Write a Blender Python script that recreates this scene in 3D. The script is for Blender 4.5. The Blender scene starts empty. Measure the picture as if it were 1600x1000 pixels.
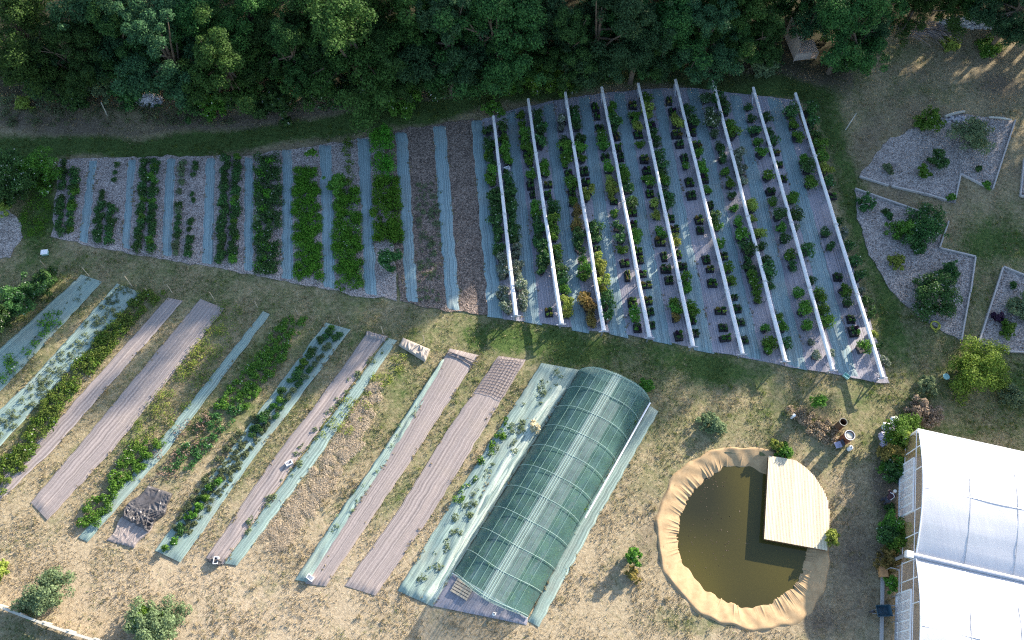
import bpy, math, random
import numpy as np
from mathutils import Vector, Matrix
from math import radians, sin, cos, pi

# ------------------------------------------------------------------ camera, sky, sun, exposure
S = bpy.context.scene
F, TILT, ROLL, H = 1350.0, radians(26), radians(4), 57.0
SUN_EL, SUN_AZ = radians(18.5), radians(42)          # azimuth measured from +Y towards +X
FW = np.array([0, sin(TILT), -cos(TILT)]); U0 = np.array([0, cos(TILT), sin(TILT)]); R0 = np.array([1.0, 0, 0])
UP = U0 * cos(ROLL) - R0 * sin(ROLL); RT = R0 * cos(ROLL) + U0 * sin(ROLL)
cam_data = bpy.data.cameras.new('drone_camera'); cam = bpy.data.objects.new('drone_camera', cam_data)
S.collection.objects.link(cam); S.camera = cam
cam_data.sensor_width = 36; cam_data.lens = F / 1600 * 36; cam_data.clip_start = 0.5; cam_data.clip_end = 3000
cam.matrix_world = Matrix(((RT[0], UP[0], -FW[0], 0), (RT[1], UP[1], -FW[1], 0), (RT[2], UP[2], -FW[2], H), (0, 0, 0, 1)))
W = bpy.data.worlds.new('World'); S.world = W; W.use_nodes = True
nt = W.node_tree; bg = nt.nodes['Background']
sky = nt.nodes.new('ShaderNodeTexSky'); sky.sky_type = 'NISHITA'; sky.sun_disc = False
sky.sun_elevation = SUN_EL; sky.sun_rotation = SUN_AZ; sky.altitude = 100; sky.dust_density = 1.0; sky.ozone_density = 1.3
nt.links.new(sky.outputs[0], bg.inputs[0]); bg.inputs[1].default_value = 0.14
sl = bpy.data.lights.new('sun', 'SUN'); sl.energy = 5.0; sl.angle = radians(0.6); sl.color = (1.0, 0.88, 0.72)
so = bpy.data.objects.new('sun', sl); S.collection.objects.link(so)
sd = Vector((sin(SUN_AZ) * cos(SUN_EL), cos(SUN_AZ) * cos(SUN_EL), sin(SUN_EL)))
so.rotation_euler = sd.to_track_quat('Z', 'Y').to_euler()
S.view_settings.view_transform = 'Standard'; S.view_settings.look = 'None'; S.view_settings.gamma = 1
S.view_settings.exposure = 1.62
S.cycles.use_denoising = False; S.cycles.max_bounces = 6; S.cycles.transparent_max_bounces = 12; S.cycles.diffuse_bounces = 3
S.cycles.pixel_filter_type = 'BLACKMAN_HARRIS'; S.cycles.filter_width = 1.2; S.cycles.glossy_bounces = 2; S.cycles.transmission_bounces = 3

rng = np.random.default_rng(7)
rnd = random.Random(11)

# ------------------------------------------------------------------ places: a point of the photograph on the plane z
def P(x, y, z=0.0):
    d = FW + (x - 800) / F * RT - (y - 500) / F * UP
    p = np.array([0, 0, H]) + d * ((z - H) / d[2])
    return Vector(p)
def proj(X, Y, Z):
    D = np.stack([X, Y, Z - H], -1); w = D @ FW
    return 800 + F * (D @ RT) / w, 500 - F * (D @ UP) / w
def ordn(n):
    w = ['first','second','third','fourth','fifth','sixth','seventh','eighth','ninth','tenth','eleventh','twelfth','thirteenth',
         'fourteenth','fifteenth','sixteenth','seventeenth','eighteenth','nineteenth','twentieth']
    return w[n - 1] if n <= 20 else '%d%s' % (n, {1:'st',2:'nd',3:'rd'}.get(n % 10, 'th'))
def sn(x, y, seed, f=1.0, n=7):                      # smooth noise, about -1..1
    r = np.random.default_rng(seed); o = 0
    for _ in range(n):
        a = r.uniform(0, 2 * pi); k = f * r.uniform(.5, 1.8); o = o + np.sin((x * cos(a) + y * sin(a)) * k + r.uniform(0, 6.28))
    return o / math.sqrt(n) * .9

# ------------------------------------------------------------------ mesh helpers
COL = S.collection
def raw(name, V, FA, mat=None, parent=None, smooth=False, uv=None):
    me = bpy.data.meshes.new(name)
    V = np.asarray(V, dtype=np.float32).reshape(-1, 3)
    if isinstance(FA, np.ndarray):
        k = FA.shape[1]; n = len(FA)
        me.vertices.add(len(V)); me.vertices.foreach_set('co', V.ravel())
        me.loops.add(n * k); me.loops.foreach_set('vertex_index', FA.astype(np.int32).ravel())
        me.polygons.add(n); me.polygons.foreach_set('loop_start', np.arange(0, n * k, k, dtype=np.int32))
        me.polygons.foreach_set('loop_total', np.full(n, k, dtype=np.int32))
        me.update(calc_edges=True)
    else:
        me.from_pydata([tuple(map(float, v)) for v in V], [], FA)
    if smooth: me.polygons.foreach_set('use_smooth', np.ones(len(me.polygons), dtype=bool))
    if uv is not None:
        l = me.uv_layers.new(name='UVMap'); idx = np.empty(len(me.loops), dtype=np.int32); me.loops.foreach_get('vertex_index', idx)
        l.data.foreach_set('uv', np.asarray(uv, dtype=np.float32)[idx].ravel())
    if mat: me.materials.append(mat)
    me.validate()
    o = bpy.data.objects.new(name, me); COL.objects.link(o)
    if parent: o.parent = parent
    return o
def tag(o, label=None, cat=None, group=None, kind=None):
    if label: o['label'] = label
    if cat: o['category'] = cat
    if group: o['group'] = group
    if kind: o['kind'] = kind
    return o
def empty(name, loc=(0, 0, 0), rz=0, **k):
    o = bpy.data.objects.new(name, None); COL.objects.link(o); o.location = loc; o.rotation_euler = (0, 0, rz); o.empty_display_size = .2
    return tag(o, **k)
def copy_tree(o, parent=None):
    c = o.copy(); COL.objects.link(c); c.parent = parent
    for ch in o.children: copy_tree(ch, c)
    return c
class MB:
    def __init__(s): s.v, s.f = [], []
    def add(s, V, FA):
        b = len(s.v); s.v += [tuple(p) for p in V]; s.f += [tuple(i + b for i in f) for f in FA]
    def prism(s, pts, z0, z1):
        n = len(pts); a = sum(pts[i][0] * pts[(i + 1) % n][1] - pts[(i + 1) % n][0] * pts[i][1] for i in range(n))
        if a < 0: pts = pts[::-1]
        V = [(p[0], p[1], z0) for p in pts] + [(p[0], p[1], z1) for p in pts]
        s.add(V, [tuple(range(n))[::-1], tuple(range(n, 2 * n))] + [(i, (i + 1) % n, n + (i + 1) % n, n + i) for i in range(n)])
    def box(s, c, d, M=None):
        V = [Vector((c[0] + x * d[0] / 2, c[1] + y * d[1] / 2, c[2] + z * d[2] / 2)) for z in (-1, 1) for y in (-1, 1) for x in (-1, 1)]
        if M is not None: V = [M @ v for v in V]
        s.add(V, [(0, 2, 3, 1), (4, 5, 7, 6), (0, 1, 5, 4), (2, 6, 7, 3), (1, 3, 7, 5), (0, 4, 6, 2)])
    def bar(s, a, b, w, h=None):                     # a square bar from a to b
        a, b = Vector(a), Vector(b); h = h or w; d = (b - a); L = d.length; d.normalize()
        u = d.cross(Vector((0, 0, 1)));
        if u.length < 1e-3: u = Vector((1, 0, 0))
        u.normalize(); n = u.cross(d)
        M = Matrix(((u.x, n.x, d.x, (a.x + b.x) / 2), (u.y, n.y, d.y, (a.y + b.y) / 2), (u.z, n.z, d.z, (a.z + b.z) / 2), (0, 0, 0, 1)))
        s.box((0, 0, 0), (w, h, L), M)
    def tube(s, pts, r, n=8, caps=True):
        pts = [Vector(p) for p in pts]; m = len(pts); R = r if isinstance(r, (list, tuple)) else [r] * m
        V = []; ref = None
        for i, p in enumerate(pts):
            d = (pts[min(i + 1, m - 1)] - pts[max(i - 1, 0)]).normalized()
            u = d.cross(Vector((0, 0, 1))) if abs(d.z) < .95 else d.cross(Vector((0, 1, 0)))
            u.normalize(); w = d.cross(u)
            if ref is not None and u.dot(ref) < 0 and abs(d.z) >= .95: pass
            ref = u
            V += [p + (u * cos(2 * pi * k / n) + w * sin(2 * pi * k / n)) * R[i] for k in range(n)]
        FA = [(i * n + k, i * n + (k + 1) % n, (i + 1) * n + (k + 1) % n, (i + 1) * n + k) for i in range(m - 1) for k in range(n)]
        if caps: FA += [tuple(range(n))[::-1], tuple(range((m - 1) * n, m * n))]
        s.add(V, FA)
    def lathe(s, prof, c=(0, 0, 0), n=16):           # profile of (r, z)
        V = [(c[0] + r * cos(2 * pi * k / n), c[1] + r * sin(2 * pi * k / n), c[2] + z) for r, z in prof for k in range(n)]
        m = len(prof)
        s.add(V, [(i * n + k, i * n + (k + 1) % n, (i + 1) * n + (k + 1) % n, (i + 1) * n + k) for i in range(m - 1) for k in range(n)])
    def build(s, name, mat, parent=None, smooth=False): return raw(name, s.v, s.f, mat, parent, smooth)

# ------------------------------------------------------------------ materials
class NB:
    def __init__(s, name):
        s.m = bpy.data.materials.new(name); s.m.use_nodes = True; s.t = s.m.node_tree; s.N = s.t.nodes; s.L = s.t.links
        s.b = s.N['Principled BSDF']; s.out = s.N['Material Output']; s.b.inputs['Specular IOR Level'].default_value = .25
    def n(s, typ, **k):
        x = s.N.new('ShaderNode' + typ)
        for a, v in k.items(): setattr(x, a, v)
        return x
    def link(s, a, b): s.L.new(a, b)
    def noise(s, scale, detail=4, coord=None, rough=.6):
        x = s.n('TexNoise'); x.inputs['Scale'].default_value = scale; x.inputs['Detail'].default_value = detail; x.inputs['Roughness'].default_value = rough
        s.link(coord if coord is not None else s.geo(), x.inputs['Vector']); return x.outputs['Fac']
    def geo(s): 
        if not hasattr(s, '_g'): s._g = s.n('NewGeometry')
        return s._g.outputs['Position']
    def obj(s):
        if not hasattr(s, '_o'): s._o = s.n('TexCoord')
        return s._o.outputs['Object']
    def uvc(s):
        if not hasattr(s, '_o'): s._o = s.n('TexCoord')
        return s._o.outputs['UV']
    def ramp(s, fac, stops, mode='LINEAR'):
        x = s.n('ValToRGB'); x.color_ramp.interpolation = mode; e = x.color_ramp.elements
        while len(e) < len(stops): e.new(.5)
        for i, (p, c) in enumerate(stops): e[i].position = p; e[i].color = (*c, 1) if len(c) == 3 else c
        s.link(fac, x.inputs[0]); return x.outputs[0]
    def mix(s, fac, a, b, mode='MIX'):
        x = s.n('Mix', data_type='RGBA', blend_type=mode)
        for v, i in ((fac, 0), (a, 6), (b, 7)):
            if hasattr(v, 'is_output'): s.link(v, x.inputs[i])
            else: x.inputs[i].default_value = v if i == 0 else (*v, 1)
        return x.outputs[2]
    def math(s, op, a, b=0, c=0):
        x = s.n('Math', operation=op)
        for i, v in enumerate((a, b, c)):
            if hasattr(v, 'is_output'): s.link(v, x.inputs[i])
            else: x.inputs[i].default_value = v
        return x.outputs[0]
    def color(s, c):
        if hasattr(c, 'is_output'): s.link(c, s.b.inputs['Base Color'])
        else: s.b.inputs['Base Color'].default_value = (*c, 1)
    def bump(s, h, strength=.5, dist=.05):
        x = s.n('Bump'); x.inputs['Strength'].default_value = strength; x.inputs['Distance'].default_value = dist
        s.link(h, x.inputs['Height']); s.link(x.outputs[0], s.b.inputs['Normal'])
    def rough(s, v): s.b.inputs['Roughness'].default_value = v; return s
def mul(c, k): return tuple(min(1, x * k) for x in c)

def plain(name, c, rough=.6, vary=.25, scale=6, metal=0, obj=True, bump=0):
    b = NB(name); f = b.noise(scale, 5, b.obj() if obj else None)
    b.color(b.ramp(f, [(.3, mul(c, 1 - vary)), (.7, mul(c, 1 + vary))])); b.rough(rough); b.b.inputs['Metallic'].default_value = metal
    if bump: b.bump(f, bump, .05)
    return b.m
def leafmat(name, dark, light, trans=.3, extra=None, xs=.07):
    b = NB(name); g = b.n('NewGeometry'); oi = b.n('ObjectInfo')
    stops = [(0, dark), (.75, light)] + ([(1 - xs - .02, light), (1 - xs, extra)] if extra else [])
    c = b.ramp(g.outputs['Random Per Island'], stops)
    hs = b.n('HueSaturation'); b.link(c, hs.inputs['Color'])
    b.link(b.math('MULTIPLY_ADD', oi.outputs['Random'], .035, .4825), hs.inputs['Hue'])
    b.link(b.math('MULTIPLY_ADD', oi.outputs['Random'], .5, .75), hs.inputs['Value'])
    b.color(hs.outputs[0]); b.rough(.6); b.b.inputs['Specular IOR Level'].default_value = .08
    tr = b.n('BsdfTranslucent'); b.link(hs.outputs[0], tr.inputs[0]); mx = b.n('MixShader'); mx.inputs[0].default_value = trans
    b.link(b.b.outputs[0], mx.inputs[1]); b.link(tr.outputs[0], mx.inputs[2]); b.link(mx.outputs[0], b.out.inputs[0])
    return b.m
def fabric(name, base, line, period=.24, wear=.35):
    b = NB(name); uv = b.uvc(); sp = b.n('SeparateXYZ'); b.link(uv, sp.inputs[0])
    fr = b.math('FRACT', b.math('DIVIDE', sp.outputs[0], period))
    ln = b.math('LESS_THAN', b.math('ABSOLUTE', b.math('SUBTRACT', fr, .5)), .10)
    st = b.n('Mapping'); st.inputs['Scale'].default_value = (9, .07, 1); b.link(uv, st.inputs['Vector'])
    streak = b.noise(1.6, 5, st.outputs[0], .65)
    big = b.noise(.35, 4); fine = b.noise(9, 3)
    c = b.ramp(streak, [(.30, mul(base, 1 - wear * 1.5)), (.5, base), (.70, mul(base, 1 + wear * 1.3))])
    c = b.mix(b.math('MULTIPLY', ln, .6), c, line)
    c = b.mix(b.math('MULTIPLY', b.ramp(big, [(.5, (0, 0, 0)), (.72, (1, 1, 1))]), .35), c, (.30, .25, .19))
    c = b.mix(.25, c, b.ramp(fine, [(.3, mul(base, .5)), (.7, mul(base, 1.5))]))
    e2 = b.n('Mapping'); e2.inputs['Scale'].default_value = (26, .05, 1); b.link(uv, e2.inputs['Vector']); thin = b.noise(1, 3, e2.outputs[0])
    c = b.mix(.6, c, b.ramp(thin, [(.36, (.55, .55, .58)), (.5, (1, 1, 1)), (.64, (1.4, 1.4, 1.4))]), 'MULTIPLY')
    b.color(c); b.rough(.62); b.b.inputs['Specular IOR Level'].default_value = .3
    b.bump(b.math('ADD', streak, b.math('MULTIPLY', ln, -.4)), .4, .05); return b.m
TEAL = (.25, .40, .38); MAUVE = (.265, .222, .208)
M = {}
M['teal'] = fabric('teal_woven_fabric', (.20, .275, .245), (.42, .50, .46), .20, .42)
M['tealblue'] = fabric('blue_woven_fabric', (.185, .265, .28), (.40, .49, .50), .16, .4)
M['mauve'] = fabric('mauve_woven_fabric', MAUVE, (.44, .39, .36), .27, .36)
M['cloth'] = fabric('nursery_ground_cloth', (.265, .25, .285), (.42, .41, .44), .17, .38)
M['pale_teal'] = fabric('pale_cream_fabric', (.40, .47, .40), (.55, .60, .54), .2)
M['black_tarp'] = plain('black_plastic_tarp', (.085, .08, .083), .3, .4, 3, bump=.2)
M['tan_sheet'] = plain('tan_sheet', (.33, .29, .255), .6, .25, 3, bump=.3)
def wood(name, c, grain=14):
    b = NB(name); mp = b.n('Mapping'); mp.inputs['Scale'].default_value = (grain, grain, 1.2); b.link(b.obj(), mp.inputs[0])
    f = b.noise(1, 6, mp.outputs[0], .7); r = b.n('NewGeometry')
    c1 = b.ramp(f, [(.3, mul(c, .65)), (.7, mul(c, 1.2))])
    b.color(b.mix(.4, c1, b.ramp(r.outputs['Random Per Island'], [(0, mul(c, .7)), (1, mul(c, 1.25))]))); b.rough(.75); b.bump(f, .3, .02); return b.m
M['deck'] = wood('pale_deck_timber', (.78, .66, .47)); M['deckside'] = wood('brown_timber', (.16, .085, .045))
M['edge'] = wood('weathered_edging_timber', (.40, .38, .37)); M['pallet'] = wood('pallet_timber', (.50, .42, .32))
M['shed'] = wood('grey_brown_timber', (.40, .33, .29)); M['stake'] = wood('stake_timber', (.45, .38, .29)); M['fence'] = wood('silvered_timber', (.46, .44, .38))
M['rail'] = plain('off_white_gutter', (.70, .68, .68), .45, .12, 2.5); M['steel'] = plain('galvanised_steel', (.42, .43, .46), .4, .15, 5, .6)
M['tunnelpipe'] = plain('pale_green_pipe', (.34, .46, .42), .45, .1, 4); M['wire'] = plain('pale_green_wire', (.19, .31, .27), .5, .1, 4)
M['white'] = plain('white_metal', (.78, .78, .80), .45, .06, 4); M['pot'] = plain('black_pot_plastic', (.045, .043, .05), .45, .3, 8)
M['soil'] = plain('potting_soil', (.06, .045, .035), .9, .4, 12)
M['drum'] = plain('rusty_steel', (.19, .065, .035), .6, .45, 4); M['drum_dark'] = plain('dark_brown_steel', (.10, .055, .035), .6, .4, 4)
M['bark'] = plain('bark', (.12, .09, .065), .9, .4, 5, bump=.5)
M['dry'] = plain('dry_brush', (.24, .20, .19), .9, .4, 6)
M['purple'] = plain('lavender_plastic', (.40, .37, .48), .5, .3, 4); M['navy'] = plain('dark_blue_plastic', (.03, .07, .10), .4, .3, 4)
M['skin'] = plain('skin', (.50, .33, .25), .55, .08, 5); M['shirt'] = plain('dark_shirt', (.045, .022, .03), .8, .3, 5)
M['trouser'] = plain('dark_trousers', (.035, .04, .06), .85, .3, 5); M['hair'] = plain('grey_hair', (.58, .55, .52), .8, .15, 20)
M['yellow'] = plain('yellow_green_hose', (.35, .36, .05), .45, .15, 5); M['plate'] = plain('pale_teal_plastic', (.28, .50, .48), .45, .1, 5)
M['orange'] = plain('orange_brown_board', (.45, .24, .11), .7, .2, 5); M['stone'] = plain('pale_stone', (.42, .41, .43), .85, .3, 3, bump=.5)
# leaves: each kind of plant its own greens
LV = {}
LV['D'] = leafmat('dark_leaves', (.018, .052, .020), (.075, .160, .045), .3, (.5, .5, .46), .006)
LV['G'] = leafmat('mid_green_leaves', (.032, .095, .014), (.125, .250, .038), .3, (.55, .55, .48), .005)
LV['Y'] = leafmat('yellow_green_leaves', (.12, .17, .025), (.28, .33, .07))
LV['S'] = leafmat('silver_green_leaves', (.085, .12, .075), (.23, .27, .19), .3, (.45, .42, .42))
LV['O'] = leafmat('rust_and_olive_leaves', (.10, .095, .03), (.27, .19, .06))
LV['W'] = leafmat('white_flowered_leaves', (.03, .07, .025), (.10, .16, .07), .3, (.70, .70, .58))
LV['T'] = leafmat('tree_leaves', (.011, .037, .012), (.068, .150, .040), .3)
LV['T2'] = leafmat('olive_tree_leaves', (.015, .042, .010), (.070, .145, .034), .3)
LV['T3'] = leafmat('bluish_tree_leaves', (.012, .038, .017), (.066, .138, .058), .3)
LV['K'] = leafmat('grey_green_leaves', (.07, .10, .05), (.17, .22, .11), .3)
LV['N'] = leafmat('fresh_green_leaves', (.065, .125, .018), (.21, .31, .05), .35)
LV['TUFT'] = leafmat('tuft_blades', (.14, .12, .05), (.40, .34, .20), .25)
LV['V'] = leafmat('weedy_green_leaves', (.05, .095, .018), (.16, .215, .045))
LV['M'] = leafmat('straw_brown_litter', (.17, .125, .08), (.36, .28, .185), .1)
LV['P'] = leafmat('purple_leaves', (.02, .012, .03), (.06, .03, .06), .2)
LV['H'] = leafmat('dry_straw_stalks', (.40, .33, .20), (.74, .64, .45), .2)
LV['B'] = leafmat('brown_litter', (.12, .085, .06), (.27, .20, .15), .1)
LV['GRASS'] = leafmat('dry_grass_blades', (.22, .18, .095), (.50, .42, .27), .25)
LV['GRASSG'] = leafmat('green_grass_blades', (.05, .085, .02), (.14, .18, .05), .3)
# ------------------------------------------------------------------ leaf clouds
def leaves(C, R, n, size, seed, lift=.35, inner=.55, elong=1.7, squash=1.0, tilt=.45):
    r = np.random.default_rng(seed); C = np.asarray(C, float).reshape(-1, 3); R = np.broadcast_to(np.asarray(R, float), (len(C),))
    w = R ** 2; i = r.choice(len(C), n, p=w / w.sum())
    d = r.normal(size=(n, 3)); d /= np.linalg.norm(d, axis=1)[:, None]
    fl = (d[:, 2] < -.2) & (r.random(n) < .7); d[fl, 2] *= -1
    p = C[i] + d * (R[i] * r.uniform(inner, 1.08, n))[:, None] * [1, 1, squash]
    p[:, 2] = np.maximum(p[:, 2], .01)
    nn = d * .7 + r.normal(size=(n, 3)) * tilt + [0, 0, lift]; nn /= np.linalg.norm(nn, axis=1)[:, None]
    t = np.cross(nn, r.normal(size=(n, 3))); t /= np.linalg.norm(t, axis=1)[:, None] + 1e-9; b = np.cross(nn, t)
    s = size * r.uniform(.6, 1.35, n)[:, None]
    t = t * s * .5; b = b * s * .5 / elong
    V = np.stack([p - t, p + b, p + t, p - b], 1).reshape(-1, 3)
    return V, np.arange(4 * n, dtype=np.int32).reshape(n, 4)
def blobs(n, rx, rz, zc, r0, r1, seed, shell=.5):
    r = np.random.default_rng(seed); d = r.normal(size=(n, 3)); d /= np.linalg.norm(d, axis=1)[:, None]
    k = r.uniform(shell, 1, n) ** .7; C = d * k[:, None] * [rx, rx, rz]; C[:, 2] += zc
    return C, r.uniform(r0, r1, n)
def clumps(n, rad, hgt, z0, r0, r1, seed, per=11, out=.82):
    # uneven crown: limbs that end in loose clumps, with gaps between them
    r = np.random.default_rng(seed); C, R = [], []
    for k in range(n):
        a = 2 * pi * (k * .618 + r.uniform(-.08, .08)); q = rad * r.uniform(.15, out) if k else 0; z = z0 + (hgt - z0) * (r.uniform(.05, .85) if k else .82)
        q *= 1.1 - .55 * (z - z0) / max(.01, hgt - z0); s = rad * r.uniform(.22, .42)
        c = np.array([q * cos(a), q * sin(a), z])
        for _ in range(per):
            C.append(c + r.normal(size=3) * s * [.62, .62, .5]); R.append(rad * r.uniform(r0, r1))
    C = np.array(C); R = np.array(R); C[:, 2] = np.maximum(C[:, 2], R * .5); return C, R
def bush_mesh(name, kind, rad, hgt, nl, size, seed, nb=9):
    C, R = blobs(nb, rad * .62, hgt * .3, hgt * .5, rad * .28, rad * .5, seed, .2)
    V, FA = leaves(C, R, nl, size, seed + 1)
    o = raw(name, V, FA, LV[kind]); return o

# ------------------------------------------------------------------ the ground: one sheet to the horizon
def band(px, py, poly, w):
    d = np.full(px.shape, 1e9)
    for (x0, y0), (x1, y1) in zip(poly, poly[1:]):
        vx, vy = x1 - x0, y1 - y0; t = np.clip(((px - x0) * vx + (py - y0) * vy) / (vx * vx + vy * vy), 0, 1)
        d = np.minimum(d, np.hypot(px - x0 - t * vx, py - y0 - t * vy))
    return np.clip(1.4 - d / (w * .5), 0, 1)
def spot(px, py, x, y, rx, ry): return np.exp(-(((px - x) / rx) ** 2 + ((py - y) / ry) ** 2) * .9)
POND_OUT = [(1200,702),(1165,697),(1130,699),(1100,708),(1078,720),(1060,735),(1045,753),(1036,775),(1029,792),(1026,812),(1024,832),(1028,850),(1029,868),(1036,888),(1046,910),
            (1060,925),(1075,943),(1092,957),(1110,968),(1130,977),(1150,979),(1170,984),(1190,987),(1210,982),(1232,980),(1250,970),(1270,958),(1274,945),(1288,928),(1290,908),(1298,880),(1297,845),(1291,790),(1276,752),(1258,730),(1232,714)]
POND_IN = [(1193,740),(1171,731),(1150,729),(1133,731),(1114,742),(1096,755),(1080,773),(1071,790),(1065,806),(1061,825),(1060,845),(1062,868),(1075,888),(1088,905),(1102,919),(1118,930),(1135,938),
           (1150,944),(1164,948),(1178,948),(1192,946),(1208,937),(1227,926),(1246,909),(1254,888),(1259,862),(1260,820),(1255,790),(1240,765),(1220,750)]
def inside(px, py, poly):
    r = np.zeros(px.shape, bool); n = len(poly)
    for i in range(n):
        x0, y0 = poly[i]; x1, y1 = poly[(i + 1) % n]
        if y0 == y1: continue
        c = ((y0 > py) != (y1 > py)) & (px < (x1 - x0) * (py - y0) / (y1 - y0) + x0); r ^= c
    return r
def fields(X, Y):
    px, py = proj(X, Y, 0 * X)
    wob = sn(X, Y, 3, .5); px = px + wob * 9; py = py + sn(X, Y, 4, .45) * 9
    g = .14 + .33 * np.clip((820 - py) / 160, 0, 1) * np.clip((py - 380) / 80, 0, 1); s = np.clip((430 - py) / 200, 0, .45); b = np.zeros(X.shape)
    def G(v, a): nonlocal g; g = g + (a - g) * np.clip(v, 0, 1)
    def So(v, a): nonlocal s; s = np.maximum(s, v * a)
    So(np.clip((190 - py) / 60, 0, 1) * (px < 1330), .95)
    So(band(px, py, [(0,185),(150,200),(330,200),(500,175),(700,150)], 45), .8)
    So(spot(px, py, 1420, 110, 60, 30), .6); So(spot(px, py, 1360, 200, 34, 40), .8); So(spot(px, py, 1560, 130, 60, 30), .7); G(spot(px, py, 1330, 130, 60, 40), .5); G(spot(px, py, 1450, 140, 70, 22), .45); G(spot(px, py, 1400, 75, 50, 20), .5)
    So(spot(px, py, 1340, 870, 50, 120), .85); So(spot(px, py, 1290, 960, 60, 60), .6); So(spot(px, py, 1265, 655, 45, 22), .75)
    So(spot(px, py, 1100, 690, 90, 40), .45); So(spot(px, py, 1020, 830, 40, 120), .45); So(spot(px, py, 1450, 640, 60, 25), .7); So(spot(px, py, 1545, 630, 80, 14), .4)
    So(spot(px, py, 1385, 775, 32, 70), 1.0); So(spot(px, py, 1560, 330, 60, 30), .55); So(spot(px, py, 1420, 320, 60, 12), .55)
    So(band(px, py, [(560,465),(720,500),(900,540)], 14), .5); So(spot(px, py, 420, 480, 120, 18), .35); So(spot(px, py, 230, 960, 90, 26), .4)
    G(band(px, py, [(0,230),(200,234),(330,230),(450,207),(620,180),(750,155),(850,132),(1000,117),(1150,121),(1270,145)], 36), 1.0)
    G(band(px, py, [(1290,150),(1320,260),(1340,360),(1385,470),(1405,560)], 46), .8)
    G(band(px, py, [(60,398),(200,412),(400,455),(600,490),(780,520)], 46), .42)
    G(band(px, py, [(750,530),(900,537),(1050,565),(1180,590)], 46), .85); G(spot(px, py, 1000, 600, 60, 40), .5)
    G(spot(px, py, 58, 320, 42, 90), .95); G(spot(px, py, 20, 260, 50, 30), .8); G(spot(px, py, 1560, 375, 80, 50), .75); G(spot(px, py, 1440, 570, 70, 50), .6)
    G(spot(px, py, 1590, 610, 30, 40), .8); G(spot(px, py, 20, 985, 60, 25), .6); G(spot(px, py, 1080, 960, 70, 20), .5); G(spot(px, py, 990, 720, 40, 90), .42); G(spot(px, py, 1100, 640, 120, 40), .4); So(spot(px, py, 1150, 640, 110, 40), .4); So(spot(px, py, 1300, 760, 60, 60), .45)
    G(spot(px, py, 940, 750, 30, 90), .3); G(spot(px, py, 1530, 672, 90, 8), .6); G(spot(px, py, 1400, 620, 40, 12), .6); G(spot(px, py, 30, 480, 60, 60), .5)
    for a, c in (((600,590),(460,790)), ((560,560),(330,790)), ((470,500),(250,760)), ((380,490),(150,780)), ((720,600),(560,850)), ((800,600),(640,860))):
        G(band(px, py, [a, c], 44), .38)
    for a, c in (((240,500),(20,720)), ((290,500),(50,740)), ((150,500),(0,660))): G(band(px, py, [a, c], 30), .2)
    b = np.clip((py - 640) / 220, 0, 1) * .65 + spot(px, py, 250, 960, 300, 70) * .5
    s = s * (1 - .85 * np.clip(g * 1.3 - .2, 0, 1)); b = b * (1 - s)
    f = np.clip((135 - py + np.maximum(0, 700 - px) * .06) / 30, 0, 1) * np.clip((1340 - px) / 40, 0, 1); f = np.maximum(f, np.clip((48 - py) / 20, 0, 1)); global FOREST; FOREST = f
    return np.clip(g + sn(X, Y, 9, 1.1) * .10 + sn(X, Y, 19, 3.5) * .06, 0, 1), np.clip(s + sn(X, Y, 12, .9) * .12, 0, 1), np.clip(b, 0, 1)
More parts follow.
